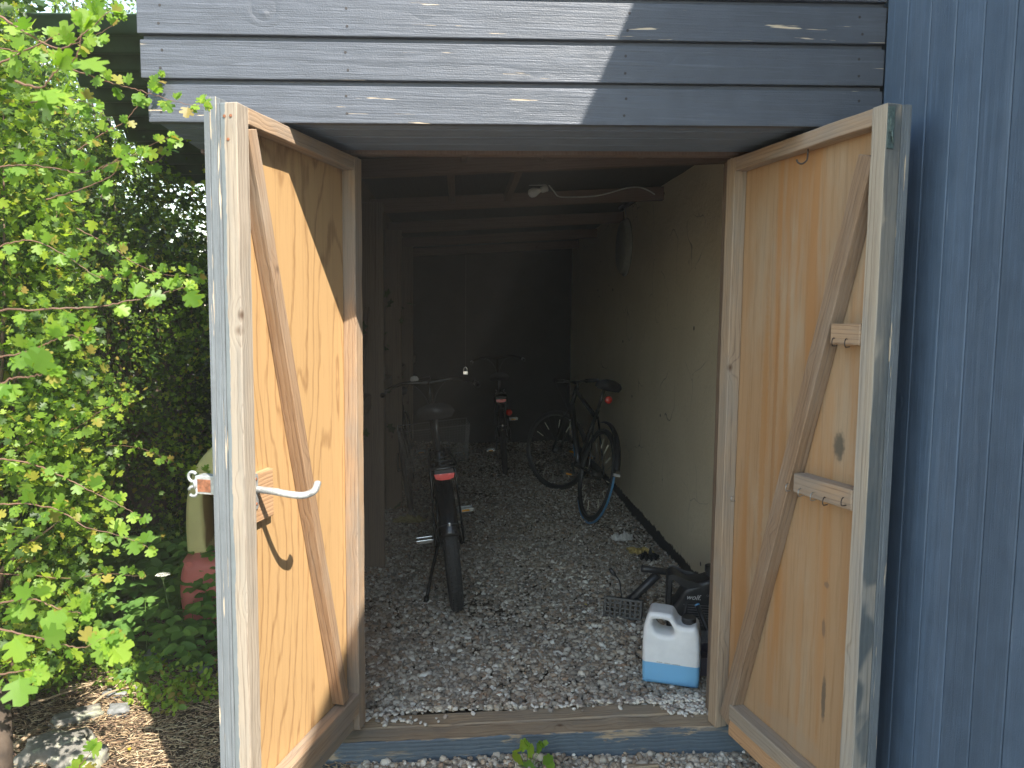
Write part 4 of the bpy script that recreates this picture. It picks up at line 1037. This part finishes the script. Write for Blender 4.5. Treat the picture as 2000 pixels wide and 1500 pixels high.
        for i in range(14):
            z_ = zb_+(zt_-zb_)*i/14; yy = yw*(.84+.16*i/14)
            mb.tube([(x0, -yy, z_), (x1, -yy, z_), (x1, yy, z_), (x0, yy, z_)], .0008, 4, closed=True)
            x_ = x0+(x1-x0)*i/14
            for s_ in (-1, 1): mb.tube([(x_, s_*yw, zt_), (x_, s_*yw*.84, zb_)], .0010, 4, cap=False)
        mb.build('basket', M['wire'], b)
    if o.get('kickstand'):
        mb = MB(); mb.tube(crom([(.30, .04, .31), (.20, .10, .17), (.10, .15, .04)], 4), .009, 8); mb.tube([(.10, .15, .045), (.085, .158, .015)], .014, 8); mb.build('kickstand', M['blackpaint'], b, smooth=True)
    if o.get('light'):
        MB().lathe([(0, 0), (.028, 0), (.030, .012), (.018, .022), (0, .024)], 14, Matrix.Translation(V(o['light'])) @ Matrix.Rotation(-math.pi/2, 4, 'Y')).build('rear_light', M['redlens'], b, smooth=True)
    return b
GZ = .094
c1 = atZ(888, 1190, GZ)
b1 = bicycle((c1.x+.01, c1.y+.03, GZ), rad(94), rad(-6), 'black city bicycle seen from behind, with wire basket, luggage rack and wide red reflector', tread=True, tyre=.035, rack=True, basket=True, sad=1.02, kickstand=True, bell=True, crank=10); b1.scale = (1.03, 1.03, 1.03)
c2 = atZ(1140, 1015, GZ)
b2 = bicycle((c2.x+.02, c2.y, GZ), rad(98.5), rad(12), 'dark sporty bicycle leaning on the pale rendered wall, blue details and pale spoke sticks', city=False, steer=rad(36), sticks=12, bluebits=True, amber=True, wb=1.04, light=(.10, 0, .90), crank=20, sad=.99); b2.scale = (1.06, 1.06, 1.06)
mudguard(b2, 0, 165, 75, .045, 'blackplastic', name='mudguard', r=.40)
MB().box((-.383, 0, R_+.075), (.012, .05, .02)).build('mudguard_tip', M['paleplastic'], b2, bevel=.003)
mb = MB(); mb.tube([(.352*math.cos(a), 0, R_+.352*math.sin(a)-.006) for a in [math.radians(170+i*5) for i in range(30)]], .0085, 6); mb.build('blue_tyre_stripe', M['bluepaint'], b2, smooth=True)
b3 = bicycle((.47, 7.55, GZ), rad(88), rad(-4), 'dark bicycle deep in the shed, only its red reflectors standing out', diamond=True, light=(-.30, -.07, .66), rack=True, crank=60)
b4 = bicycle((-.38, 6.1, GZ), rad(93), rad(-8), 'dark bicycle against the left wall, hidden in gloom beyond the basket', city=False, crank=10)
# small padlock hanging on the handlebar of the city bicycle
pk = atY(909, 728, 5.2); pl_ = thing('padlock', pk, 'small pale padlock hanging above the city bicycle handlebar', 'padlock')
MB().box((0, 0, 0), (.034, .014, .026)).build('lock_body', M['chrome'], pl_, bevel=.003)
MB().tube(crom([(-.011, 0, .012), (-.011, 0, .028), (0, 0, .040), (.011, 0, .028), (.011, 0, .012)], 5), .003, 6).build('shackle', M['chrome'], pl_, smooth=True)
M['cord'] = plain('thin_cord', (.12, .11, .1), rough=.8)
o = MB().tube([(0, 0, .04), (0, 0, 1.2)], .0012, 4).build('cord', M['cord'], pl_)

# ------------------------------------------------------------ white jug with blue liquid
def flat_solid(outer, holes, depth, bevel, name, mat, parent=None, res=3, mtx=None):
    cu = bpy.data.curves.new(name, 'CURVE'); cu.dimensions = '2D'; cu.fill_mode = 'BOTH'; cu.extrude = max(.0001, depth/2-bevel); cu.bevel_depth = bevel; cu.bevel_resolution = res; cu.offset = -bevel
    for pl in [outer]+holes:
        sp = cu.splines.new('POLY'); sp.points.add(len(pl)-1); sp.use_cyclic_u = True
        for p_, (x_, y_) in zip(sp.points, pl): p_.co = (x_, y_, 0, 1)
    tmp = bpy.data.objects.new('tmp', cu); COL.objects.link(tmp)
    dg = bpy.context.evaluated_depsgraph_get(); me = bpy.data.meshes.new_from_object(tmp.evaluated_get(dg)); bpy.data.objects.remove(tmp); bpy.data.curves.remove(cu)
    me.transform(Matrix.Rotation(math.pi/2, 4, 'X'))       # outline XY -> XZ
    bm = bmesh.new(); bm.from_mesh(me); bmesh.ops.remove_doubles(bm, verts=bm.verts, dist=1e-5); bmesh.ops.recalc_face_normals(bm, faces=bm.faces)
    for f in bm.faces: f.smooth = True
    bm.to_mesh(me); bm.free(); me.materials.clear(); me.materials.append(mat)
    try: me.set_sharp_from_angle(angle=rad(40))
    except Exception: pass
    o = bpy.data.objects.new(name, me); COL.objects.link(o)
    if parent is not None: o.parent = parent
    if mtx is not None: o.matrix_local = mtx
    return o
def sm2(pl, k=5): return [(p.x, p.y) for p in crom([V((x_, y_, 0)) for x_, y_ in pl], k, closed=True)]
def clip(o, z, above):
    bm = bmesh.new(); bm.from_mesh(o.data)
    r = bmesh.ops.bisect_plane(bm, geom=bm.verts[:]+bm.edges[:]+bm.faces[:], plane_co=(0, 0, z), plane_no=(0, 0, 1), clear_inner=above, clear_outer=not above)
    bm.to_mesh(o.data); bm.free()
g = G('white_hdpe'); tc = g.n('ShaderNodeTexCoord', out=3); nz = g.noise(tc, 25, 3)
g.set(Base_Color=g.ramp(nz, [(.3, (.74, .755, .77)), (.7, (.82, .83, .84))]), Roughness=.38, Subsurface_Weight=.25, Subsurface_Radius=(.03, .03, .03), Normal=g.bump(g.noise(tc, 60, 2), .12, .003)); M['hdpe'] = g.m
g = G('blue_liquid_through_plastic'); g.set(Base_Color=(.20, .47, .74), Roughness=.35, Subsurface_Weight=.2, Subsurface_Radius=(.02, .03, .05)); M['bluefluid'] = g.m
jp = atZ(1311, 1330, .10)
JR = Matrix.Rotation(rad(-20), 3, 'Z')
jug = thing('white_jug', (jp.x+.008, jp.y+.03, .090), 'white plastic jug a third full of blue liquid, standing on the gravel near the threshold', 'jug', rot=JR)
JO = sm2([(-.098, .004), (-.05, .0035), (0, .0035), (.05, .0035), (.098, .004), (.107, .02), (.108, .10), (.106, .18), (.100, .235), (.088, .256), (.066, .252), (.040, .252), (.020, .262), (.004, .288), (-.012, .298), (-.055, .300), (-.082, .298), (-.092, .285), (-.106, .235), (-.109, .15), (-.107, .02)], 4)
JH = sm2([(-.072, .266), (-.070, .238), (-.056, .216), (-.03, .208), (-.004, .210), (.008, .224), (.002, .246), (-.008, .264), (-.020, .270), (-.050, .272)], 3)
jb = flat_solid(JO, [JH], .125, .018, 'jug_body', M['hdpe'], jug, res=5)
lq = flat_solid(JO, [JH], .125, .018, 'liquid', M['bluefluid'], jug, res=5)
jug.scale = (1.13, 1.08, 1.07)
clip(jb, .094, True); clip(lq, .094, False)
mb = MB(); mb.lathe([(.026, .245), (.026, .256), (.028, .257), (.028, .274), (.025, .277), (0, .277)], 26, Matrix.Translation(V((.060, 0, 0)))); mb.build('cap', M['blackplastic'], jug, bevel=.001)
mb = MB()
for k in range(12):
    if k not in (3, 7): mb.box((-.05+.0075*k, -.0628, .098-.0002*k), (.004, .0006, .0026))
mb.build('measure_marks', M['blackplastic'], jug)

# ------------------------------------------------------------ black oil canister with lettering
cp = atZ(1352, 1238, .10)
can_ = thing('oil_canister', (cp.x+.012, cp.y, .092), 'tall black oil canister with a small white wordmark, behind the white jug', 'canister', rot=Matrix.Rotation(rad(-14), 3, 'Z'))
KO = sm2([(-.125, .003), (-.06, .003), (0, .003), (.06, .003), (.12, .003), (.135, .02), (.135, .21), (.125, .25), (.085, .305), (.055, .315), (.02, .302), (-.05, .290), (-.105, .325), (-.128, .325), (-.145, .30), (-.148, .16), (-.138, .02)], 4)
KH = sm2([(-.118, .295), (-.118, .18), (-.108, .175), (-.085, .215), (-.06, .262), (-.02, .278), (-.06, .285), (-.105, .305)], 3)
flat_solid(KO, [KH], .15, .022, 'canister_body', M['blackplastic'], can_, res=4)
mb = MB(); mb.lathe([(.027, .30), (.027, .335), (.031, .336), (.031, .365), (.027, .368), (0, .368)], 24, Matrix.Translation(V((.07, 0, 0)))); mb.build('cap', M['blackplastic'], can_, bevel=.0015)
M['labelwhite'] = plain('white_print', (.72, .72, .72), rough=.5, var=.03)
M['labelgrey'] = plain('grey_print', (.20, .20, .21), rough=.5, var=.03)
def text(parent, s, size, loc, mat, name='lettering', slant=0.):
    cu = bpy.data.curves.new('t', 'FONT'); cu.body = s; cu.size = size; cu.extrude = .0004; cu.shear = slant; cu.align_x = 'LEFT'
    tmp = bpy.data.objects.new('tmp', cu); COL.objects.link(tmp); dg = bpy.context.evaluated_depsgraph_get()
    me = bpy.data.meshes.new_from_object(tmp.evaluated_get(dg)); bpy.data.objects.remove(tmp); me.materials.clear(); me.materials.append(M[mat])
    o = bpy.data.objects.new(name, me); COL.objects.link(o); o.parent = parent
    o.matrix_local = Matrix.Translation(V(loc)) @ Matrix.Rotation(math.pi/2, 4, 'X'); return o
text(can_, 'wolf.', .036, (-.052, -.0758, .212), 'labelwhite', slant=.35)
text(can_, 'OFFICIALTECH', .0145, (.045, -.0758, .232), 'labelgrey')
mb = MB()
for k in range(9): mb.box((.02+.004*k, -.0757, .185-.0125*k), (.17-.008*k, .0012, .0022))
mb.build('print_lines', M['labelgrey'], can_)
mb = MB(); mb.tube([(-.07, -.072, .02), (-.055, -.078, .12), (-.048, -.074, .2)], .008, 8); mb.build('grip_rib', M['blackplastic'], can_, smooth=True)

# ------------------------------------------------------------ black slotted floor tool with crossbar and cord
fp = atZ(1215, 1207, .10)
tool = thing('floor_tool', fp, 'black plastic tool with slotted foot, round tube and crossbar, lying left of the canister', 'tool')
TR = Matrix.Rotation(rad(-22), 4, 'Z') @ Matrix.Rotation(rad(-14), 4, 'X')
mb = MB(); w_, h_ = .205, .098
for i in range(5): mb.box((0, 0, .004+i*(h_-.008)/4), (w_, .010, .008 if i not in (0, 4) else .013))
for i in range(8): mb.box((-w_/2+.008+i*(w_-.016)/7, .0005, h_/2), (.013, .0085, h_-.012))
mb.build('slotted_plate', M['blackplastic'], tool, bevel=.0015, mtx=TR)
mb = MB(); mb.box((0, .035, h_-.004), (w_-.004, .064, .010)); mb.box((w_/2-.006, .034, h_/2), (.008, .056, h_-.012)); mb.box((-w_/2+.006, .034, h_/2), (.008, .056, h_-.012))
mb.build('foot_housing', M['blackplastic'], tool, bevel=.003, mtx=TR)
t1 = atY(1232, 1172, fp.y+.06)-fp; t2 = atY(1284, 1122, fp.y-.02)-fp
MB().tube([t1, t1.lerp(t2, .1), t2], [.028, .023, .023], 16).build('tube', M['blackplastic'], tool, smooth=True)
x1 = atY(1252, 1110, fp.y-.04)-fp; x2 = atY(1322, 1120, fp.y-.08)-fp
MB().tube([x1, x1.lerp(x2, .02), x1.lerp(x2, .2), x2], [.014, .020, .017, .017], 14).build('crossbar', M['blackplastic'], tool, smooth=True)
cd = [atY(px, py, fp.y+.03)-fp for px, py in ((1214, 1168), (1212, 1148), (1210, 1135), (1202, 1124))]
MB().tube(crom(cd, 5), .0038, 7).build('cord', M['blackplastic'], tool, smooth=True)
MB().tube([cd[-1], cd[-1]+V((-.012, 0, .012)), cd[-1]+V((-.03, 0, .038))], [.007, .012, .009], 10).build('plug', M['blackplastic'], tool, smooth=True)

def crumple(px, py, wx, wy, h, name, mat, lab, cat, seed, yaw=0):
    p = atZ(px, py, .10); mb = MB(); n = 26
    for j in range(n+1):
        for i in range(n+1):
            u, v = i/n*2-1, j/n*2-1; ang = math.atan2(v, u)
            e = 1+.42*mnoise.noise(V((math.cos(ang)*1.6+seed, math.sin(ang)*1.6, 0)))
            k = max(0., 1-(u*u+v*v)*.5)
            z = h*abs(mnoise.noise(V((u*2.2+seed, v*2.2, 0))))*2.2*k+h*.35*abs(mnoise.noise(V((u*6+seed, v*6, 3))))*k+.004
            sq = max(abs(u), abs(v))/(math.hypot(u, v)+1e-6)
            mb.v.append((u*wx/2*e*sq+.01*mnoise.noise(V((u*5, v*5, seed))), v*wy/2*e*sq, z))
    for j in range(n):
        for i in range(n): q = j*(n+1)+i; mb.f.append((q, q+1, q+n+2, q+n+1))
    o = mb.build(name, M[mat], smooth=True); o.location = p; o.rotation_euler = (0, 0, yaw); tag(o, lab, cat)
    m_ = o.modifiers.new('t', 'SOLIDIFY'); m_.thickness = .002; return o
M['whitecloth'] = plain('white_cloth', (.72, .71, .68), rough=.9, scale=80); M['yellowcloth'] = plain('yellow_cloth', (.48, .36, .12), rough=.9, var=.3, scale=60, bump=.5)
M['paleyellow'] = plain('dull_yellow_cloth', (.36, .31, .15), rough=.9, var=.3)
crumple(1214, 1053, .20, .14, .04, 'white_rag', 'whitecloth', 'crumpled white rag on the gravel near the rendered wall', 'rag', 3, .2)
crumple(1250, 1080, .16, .12, .03, 'yellow_rag', 'yellowcloth', 'yellow-brown rag just in front of the white one', 'rag', 8, -.3)
crumple(800, 1018, .26, .14, .035, 'yellow_cloth', 'paleyellow', 'dull yellow cloth lying left of the city bicycle rear wheel', 'rag', 14)
gp = atZ(1267, 1092, .10); gl = thing('black_glove', gp, 'black work glove lying on the gravel by the wall', 'glove')
o = crumple(1268, 1088, .13, .10, .045, 'palm', 'blackglove', None, None, 21); o.parent = gl; o.location = (0, .02, 0)
for k, (dx, ln) in enumerate(((-.045, .05), (-.022, .065), (.002, .07), (.025, .06))):
    MB().tube(crom([(dx, .0, .018), (dx*1.25, -.03, .024), (dx*1.35, -ln, .012)], 4), [.011, .0115, .0115, .011, .011, .0105, .0105, .009, .005], 8).build('finger', M['blackglove'], gl, smooth=True)

# snow brush and dark tray squeezed between jug, canister and right door
bp = atZ(1385, 1268, .10)
sb = thing('snow_brush', bp, 'dark grey car snow brush leaning behind the white jug', 'brush')
a_ = atY(1361, 1180, bp.y-.10)-bp; b_ = atY(1396, 1262, bp.y-.22)-bp
MB().tube([a_, a_.lerp(b_, .3), b_], [.011, .013, .016], 10).build('shaft', M['blackplastic'], sb, smooth=True)
MB().tube([a_, a_.lerp(b_, .04)], [.012, .012], 10).build('blue_ring', M['bluepaint'], sb)
M['greyplastic'] = plain('grey_plastic', (.22, .22, .24), rough=.4)
bc = atY(1376, 1240, bp.y-.20)-bp; mb = MB()
for k in range(26): mb.tube([bc+V((-.07+.0055*k, 0, .02)), bc+V((-.075+.006*k, -.02, -.03))], .0018, 4)
mb.build('bristles', M['greyplastic'], sb)
tp = atZ(1390, 1322, .10)
tr_ = thing('plastic_tray', tp, 'dark translucent plastic tray beside the white jug, mostly hidden by the door', 'tray')
g = G('smoky_plastic'); g.set(Base_Color=(.10, .085, .11), Roughness=.15, Coat_Weight=.5); M['smoke'] = g.m
mb = MB(); mb.box((.03, .12, .006), (.17, .24, .008)); mb.box((-.05, .12, .045), (.006, .24, .08)); mb.box((.03, .003, .045), (.166, .006, .08)); mb.box((.03, .237, .045), (.166, .006, .08)); mb.box((.11, .12, .045), (.006, .228, .08))
mb.build('tray_body', M['smoke'], tr_, bevel=.002, mtx=Matrix.Rotation(rad(-8), 4, 'Z'))
MB().tube([(-.055, .0, .09), (-.055, .24, .09)], .005, 6).build('tray_rim', M['greyplastic'], tr_)

# blue painted splinter outside, yellow bit on the gravel
sp_ = V((atY(1255, 1478, 2.62).x, 2.62, .022)); o = board('wood_splinter', M['sill_paint'], None, sp_+V((-.055, .01, 0)), sp_+V((.06, -.005, .012)), .03, .010, (0, -1, .2), rough=.005); tag(o, 'blue-grey painted splinter of wood lying on the pebbles under the threshold', 'splinter')
p = atZ(1141, 1179, .115); o = mass('yellow_leaf', [(*OVA, orient(np.array([[.2, -1, .2]]), np.array([0, -.3, 1.]), .1)*.045*np.array([.4, 1, .4]), np.zeros((1, 3)))], M['yleaf']); o.location = p; tag(o, 'single yellow leaf on the gravel inside the shed', 'leaf')

# ------------------------------------------------------------ bulb lamp with cable, round basin
lp_ = atY(1046, 372, 5.22)
lamp = thing('bulb_lamp', lp_, 'white bulb in an open holder screwed to the second rafter, its cable running right', 'lamp')
M['bulbglass'] = plain('frosted_bulb', (.78, .78, .74), rough=.25, var=.03, Subsurface_Weight=.3)
M['oldwhite'] = plain('aged_white_plastic', (.52, .51, .46), rough=.5, var=.1)
d = V((.9, -.1, .28)).normalized(); rm = V((0, 0, 1)).rotation_difference(d).to_matrix().to_4x4()
MB().lathe([(0, -.034), (.018, -.030), (.029, -.018), (.0325, 0), (.030, .016), (.021, .034), (.0145, .048), (.0135, .058)], 20, Matrix.Translation(V((-.022, -.045, -.022))) @ rm).build('bulb', M['bulbglass'], lamp, smooth=True)
MB().lathe([(.017, .056), (.021, .060), (.021, .10), (.015, .105), (0, .105)], 16, Matrix.Translation(V((-.022, -.045, -.022))) @ rm).build('socket', M['oldwhite'], lamp, smooth=True)
mb = MB(); mb.box((-.005, -.02, .040), (.15, .022, .020)); mb.build('base_plate', M['oldwhite'], lamp, bevel=.003)
mb = MB(); mb.box((.058, -.022, .05), (.018, .03, .06)); mb.build('bracket', M['oldwhite'], lamp, bevel=.002)
cb = [atY(px, py, 5.215)-lp_ for px, py in ((1056, 343), (1068, 356), (1082, 374), (1092, 384), (1120, 385), (1160, 383), (1190, 377), (1225, 367), (1250, 366), (1268, 373), (1279, 380))]
MB().tube(crom(cb, 4), .0045, 8).build('cable', M['oldwhite'], lamp, smooth=True)
wp_ = V((1.405, 6.05, 1.68+.38))
pc_ = atX(1224, 483, 1.40)
bs = thing('round_basin', pc_, 'round pale shallow basin hanging high on the rendered wall', 'basin')
M['basin'] = plain('dull_cream_enamel', (.34, .34, .28), rough=.45, var=.15)
my = Matrix.Scale(.6, 4, (1, 0, 0)) @ Matrix.Rotation(-math.pi/2, 4, 'Y')
MB().lathe([(0, .005), (.225, .005), (.232, .012), (.232, .018), (.226, .024), (.222, .024), (.218, .075), (.205, .088), (.15, .098), (0, .104)], 48, my).build('basin_body', M['basin'], bs, smooth=True)
MB().tube([(-.012, .236*math.cos(a), .236*math.sin(a)) for a in [2*math.pi*i/48 for i in range(48)]], .008, 8, closed=True).build('rim', M['basin'], bs, smooth=True)
MB().tube(crom([(-.01, 0, .23), (-.012, .03, .30), (-.008, .10, .36)], 4), .005, 6).build('hanging_cord', M['oldwhite'], bs, smooth=True)
mb = MB(); q = atX(1240, 400, 1.40); mb.tube([(0, .25, .02), (0, -.35, .03)], .018, 10); mb.tube([(-.05, .2, .0), (-.05, -.2, .01)], .012, 8)
pp = mb.build('wall_pipe', M['alloy'], None, smooth=True); pp.location = q+V((-.03, 0, 0)); tag(pp, 'dark pipes fixed high on the wall above the round basin', 'pipe')

# ------------------------------------------------------------ red and yellow toy car
cx = atY(357, 1000, 3.95).x; zt = atY(400, 852, 3.95).z
TC = V((cx+.30, 4.1, 0))
car = thing('toy_car', TC, 'faded red and yellow ride-on toy car half hidden behind the left door', 'toy car', rot=Matrix.Rotation(rad(8), 3, 'Z'))
M['toyyellow'] = plain('faded_yellow_plastic', (.80, .74, .34), rough=.5, var=.08, scale=8); M['toyred'] = plain('faded_red_plastic', (.68, .19, .17), rough=.5, var=.12, scale=8)
YO = [(-.29, .42), (-.295, .60), (-.285, .75), (-.25, .88), (-.18, .98), (-.08, zt), (.08, zt), (.18, .98), (.25, .88), (.285, .75), (.295, .60), (.29, .42)]
YO = [(p.x, p.y) for p in crom([V((x_, z_, 0)) for x_, z_ in YO], 4)]
YH = sm2([(-.165, .44), (-.20, .58), (-.208, .74), (-.18, .80), (-.08, .82), (.08, .82), (.18, .80), (.208, .74), (.20, .58), (.165, .44)], 3)
flat_solid(YO, [YH], .34, .022, 'cabin', M['toyyellow'], car, res=4)
RO = sm2([(-.27, .12), (-.30, .22), (-.305, .34), (-.285, .43), (-.24, .455), (.24, .455), (.285, .43), (.305, .34), (.30, .22), (.27, .12), (.1, .11), (-.1, .11)], 4)
flat_solid(RO, [], .62, .04, 'body', M['toyred'], car, res=4)
mb = MB(); mb.box((.02, -.06, .53), (.24, .26, .20)); mb.build('seat', M['toyred'], car, bevel=.03, smooth=True, seg=3)
for sx in (-1, 1):
    for sy in (-1, 1):
        MB().lathe([(0, -.03), (.085, -.03), (.095, -.02), (.095, .02), (.085, .03), (0, .03)], 24, Matrix.Translation(V((sx*.25, sy*.22, .097))) @ Matrix.Rotation(math.pi/2, 4, 'Y')).build('wheel', M['blackplastic'], car, smooth=True)

# ------------------------------------------------------------ thin volume added to imitate a veil of lens glare
hz = bpy.data.materials.new('glare_veil_air'); hz.use_nodes = True; t_ = hz.node_tree; t_.nodes.remove(t_.nodes['Principled BSDF'])
pv = t_.nodes.new('ShaderNodeVolumePrincipled'); pv.inputs['Color'].default_value = (.95, .90, .82, 1); pv.inputs['Density'].default_value = .005
t_.links.new(pv.outputs[0], t_.nodes['Material Output'].inputs['Volume'])
tag(MB().box((0, 0, 3.0), (620, 620, 8.2)).build('glare_veil', hz), kind='stuff')
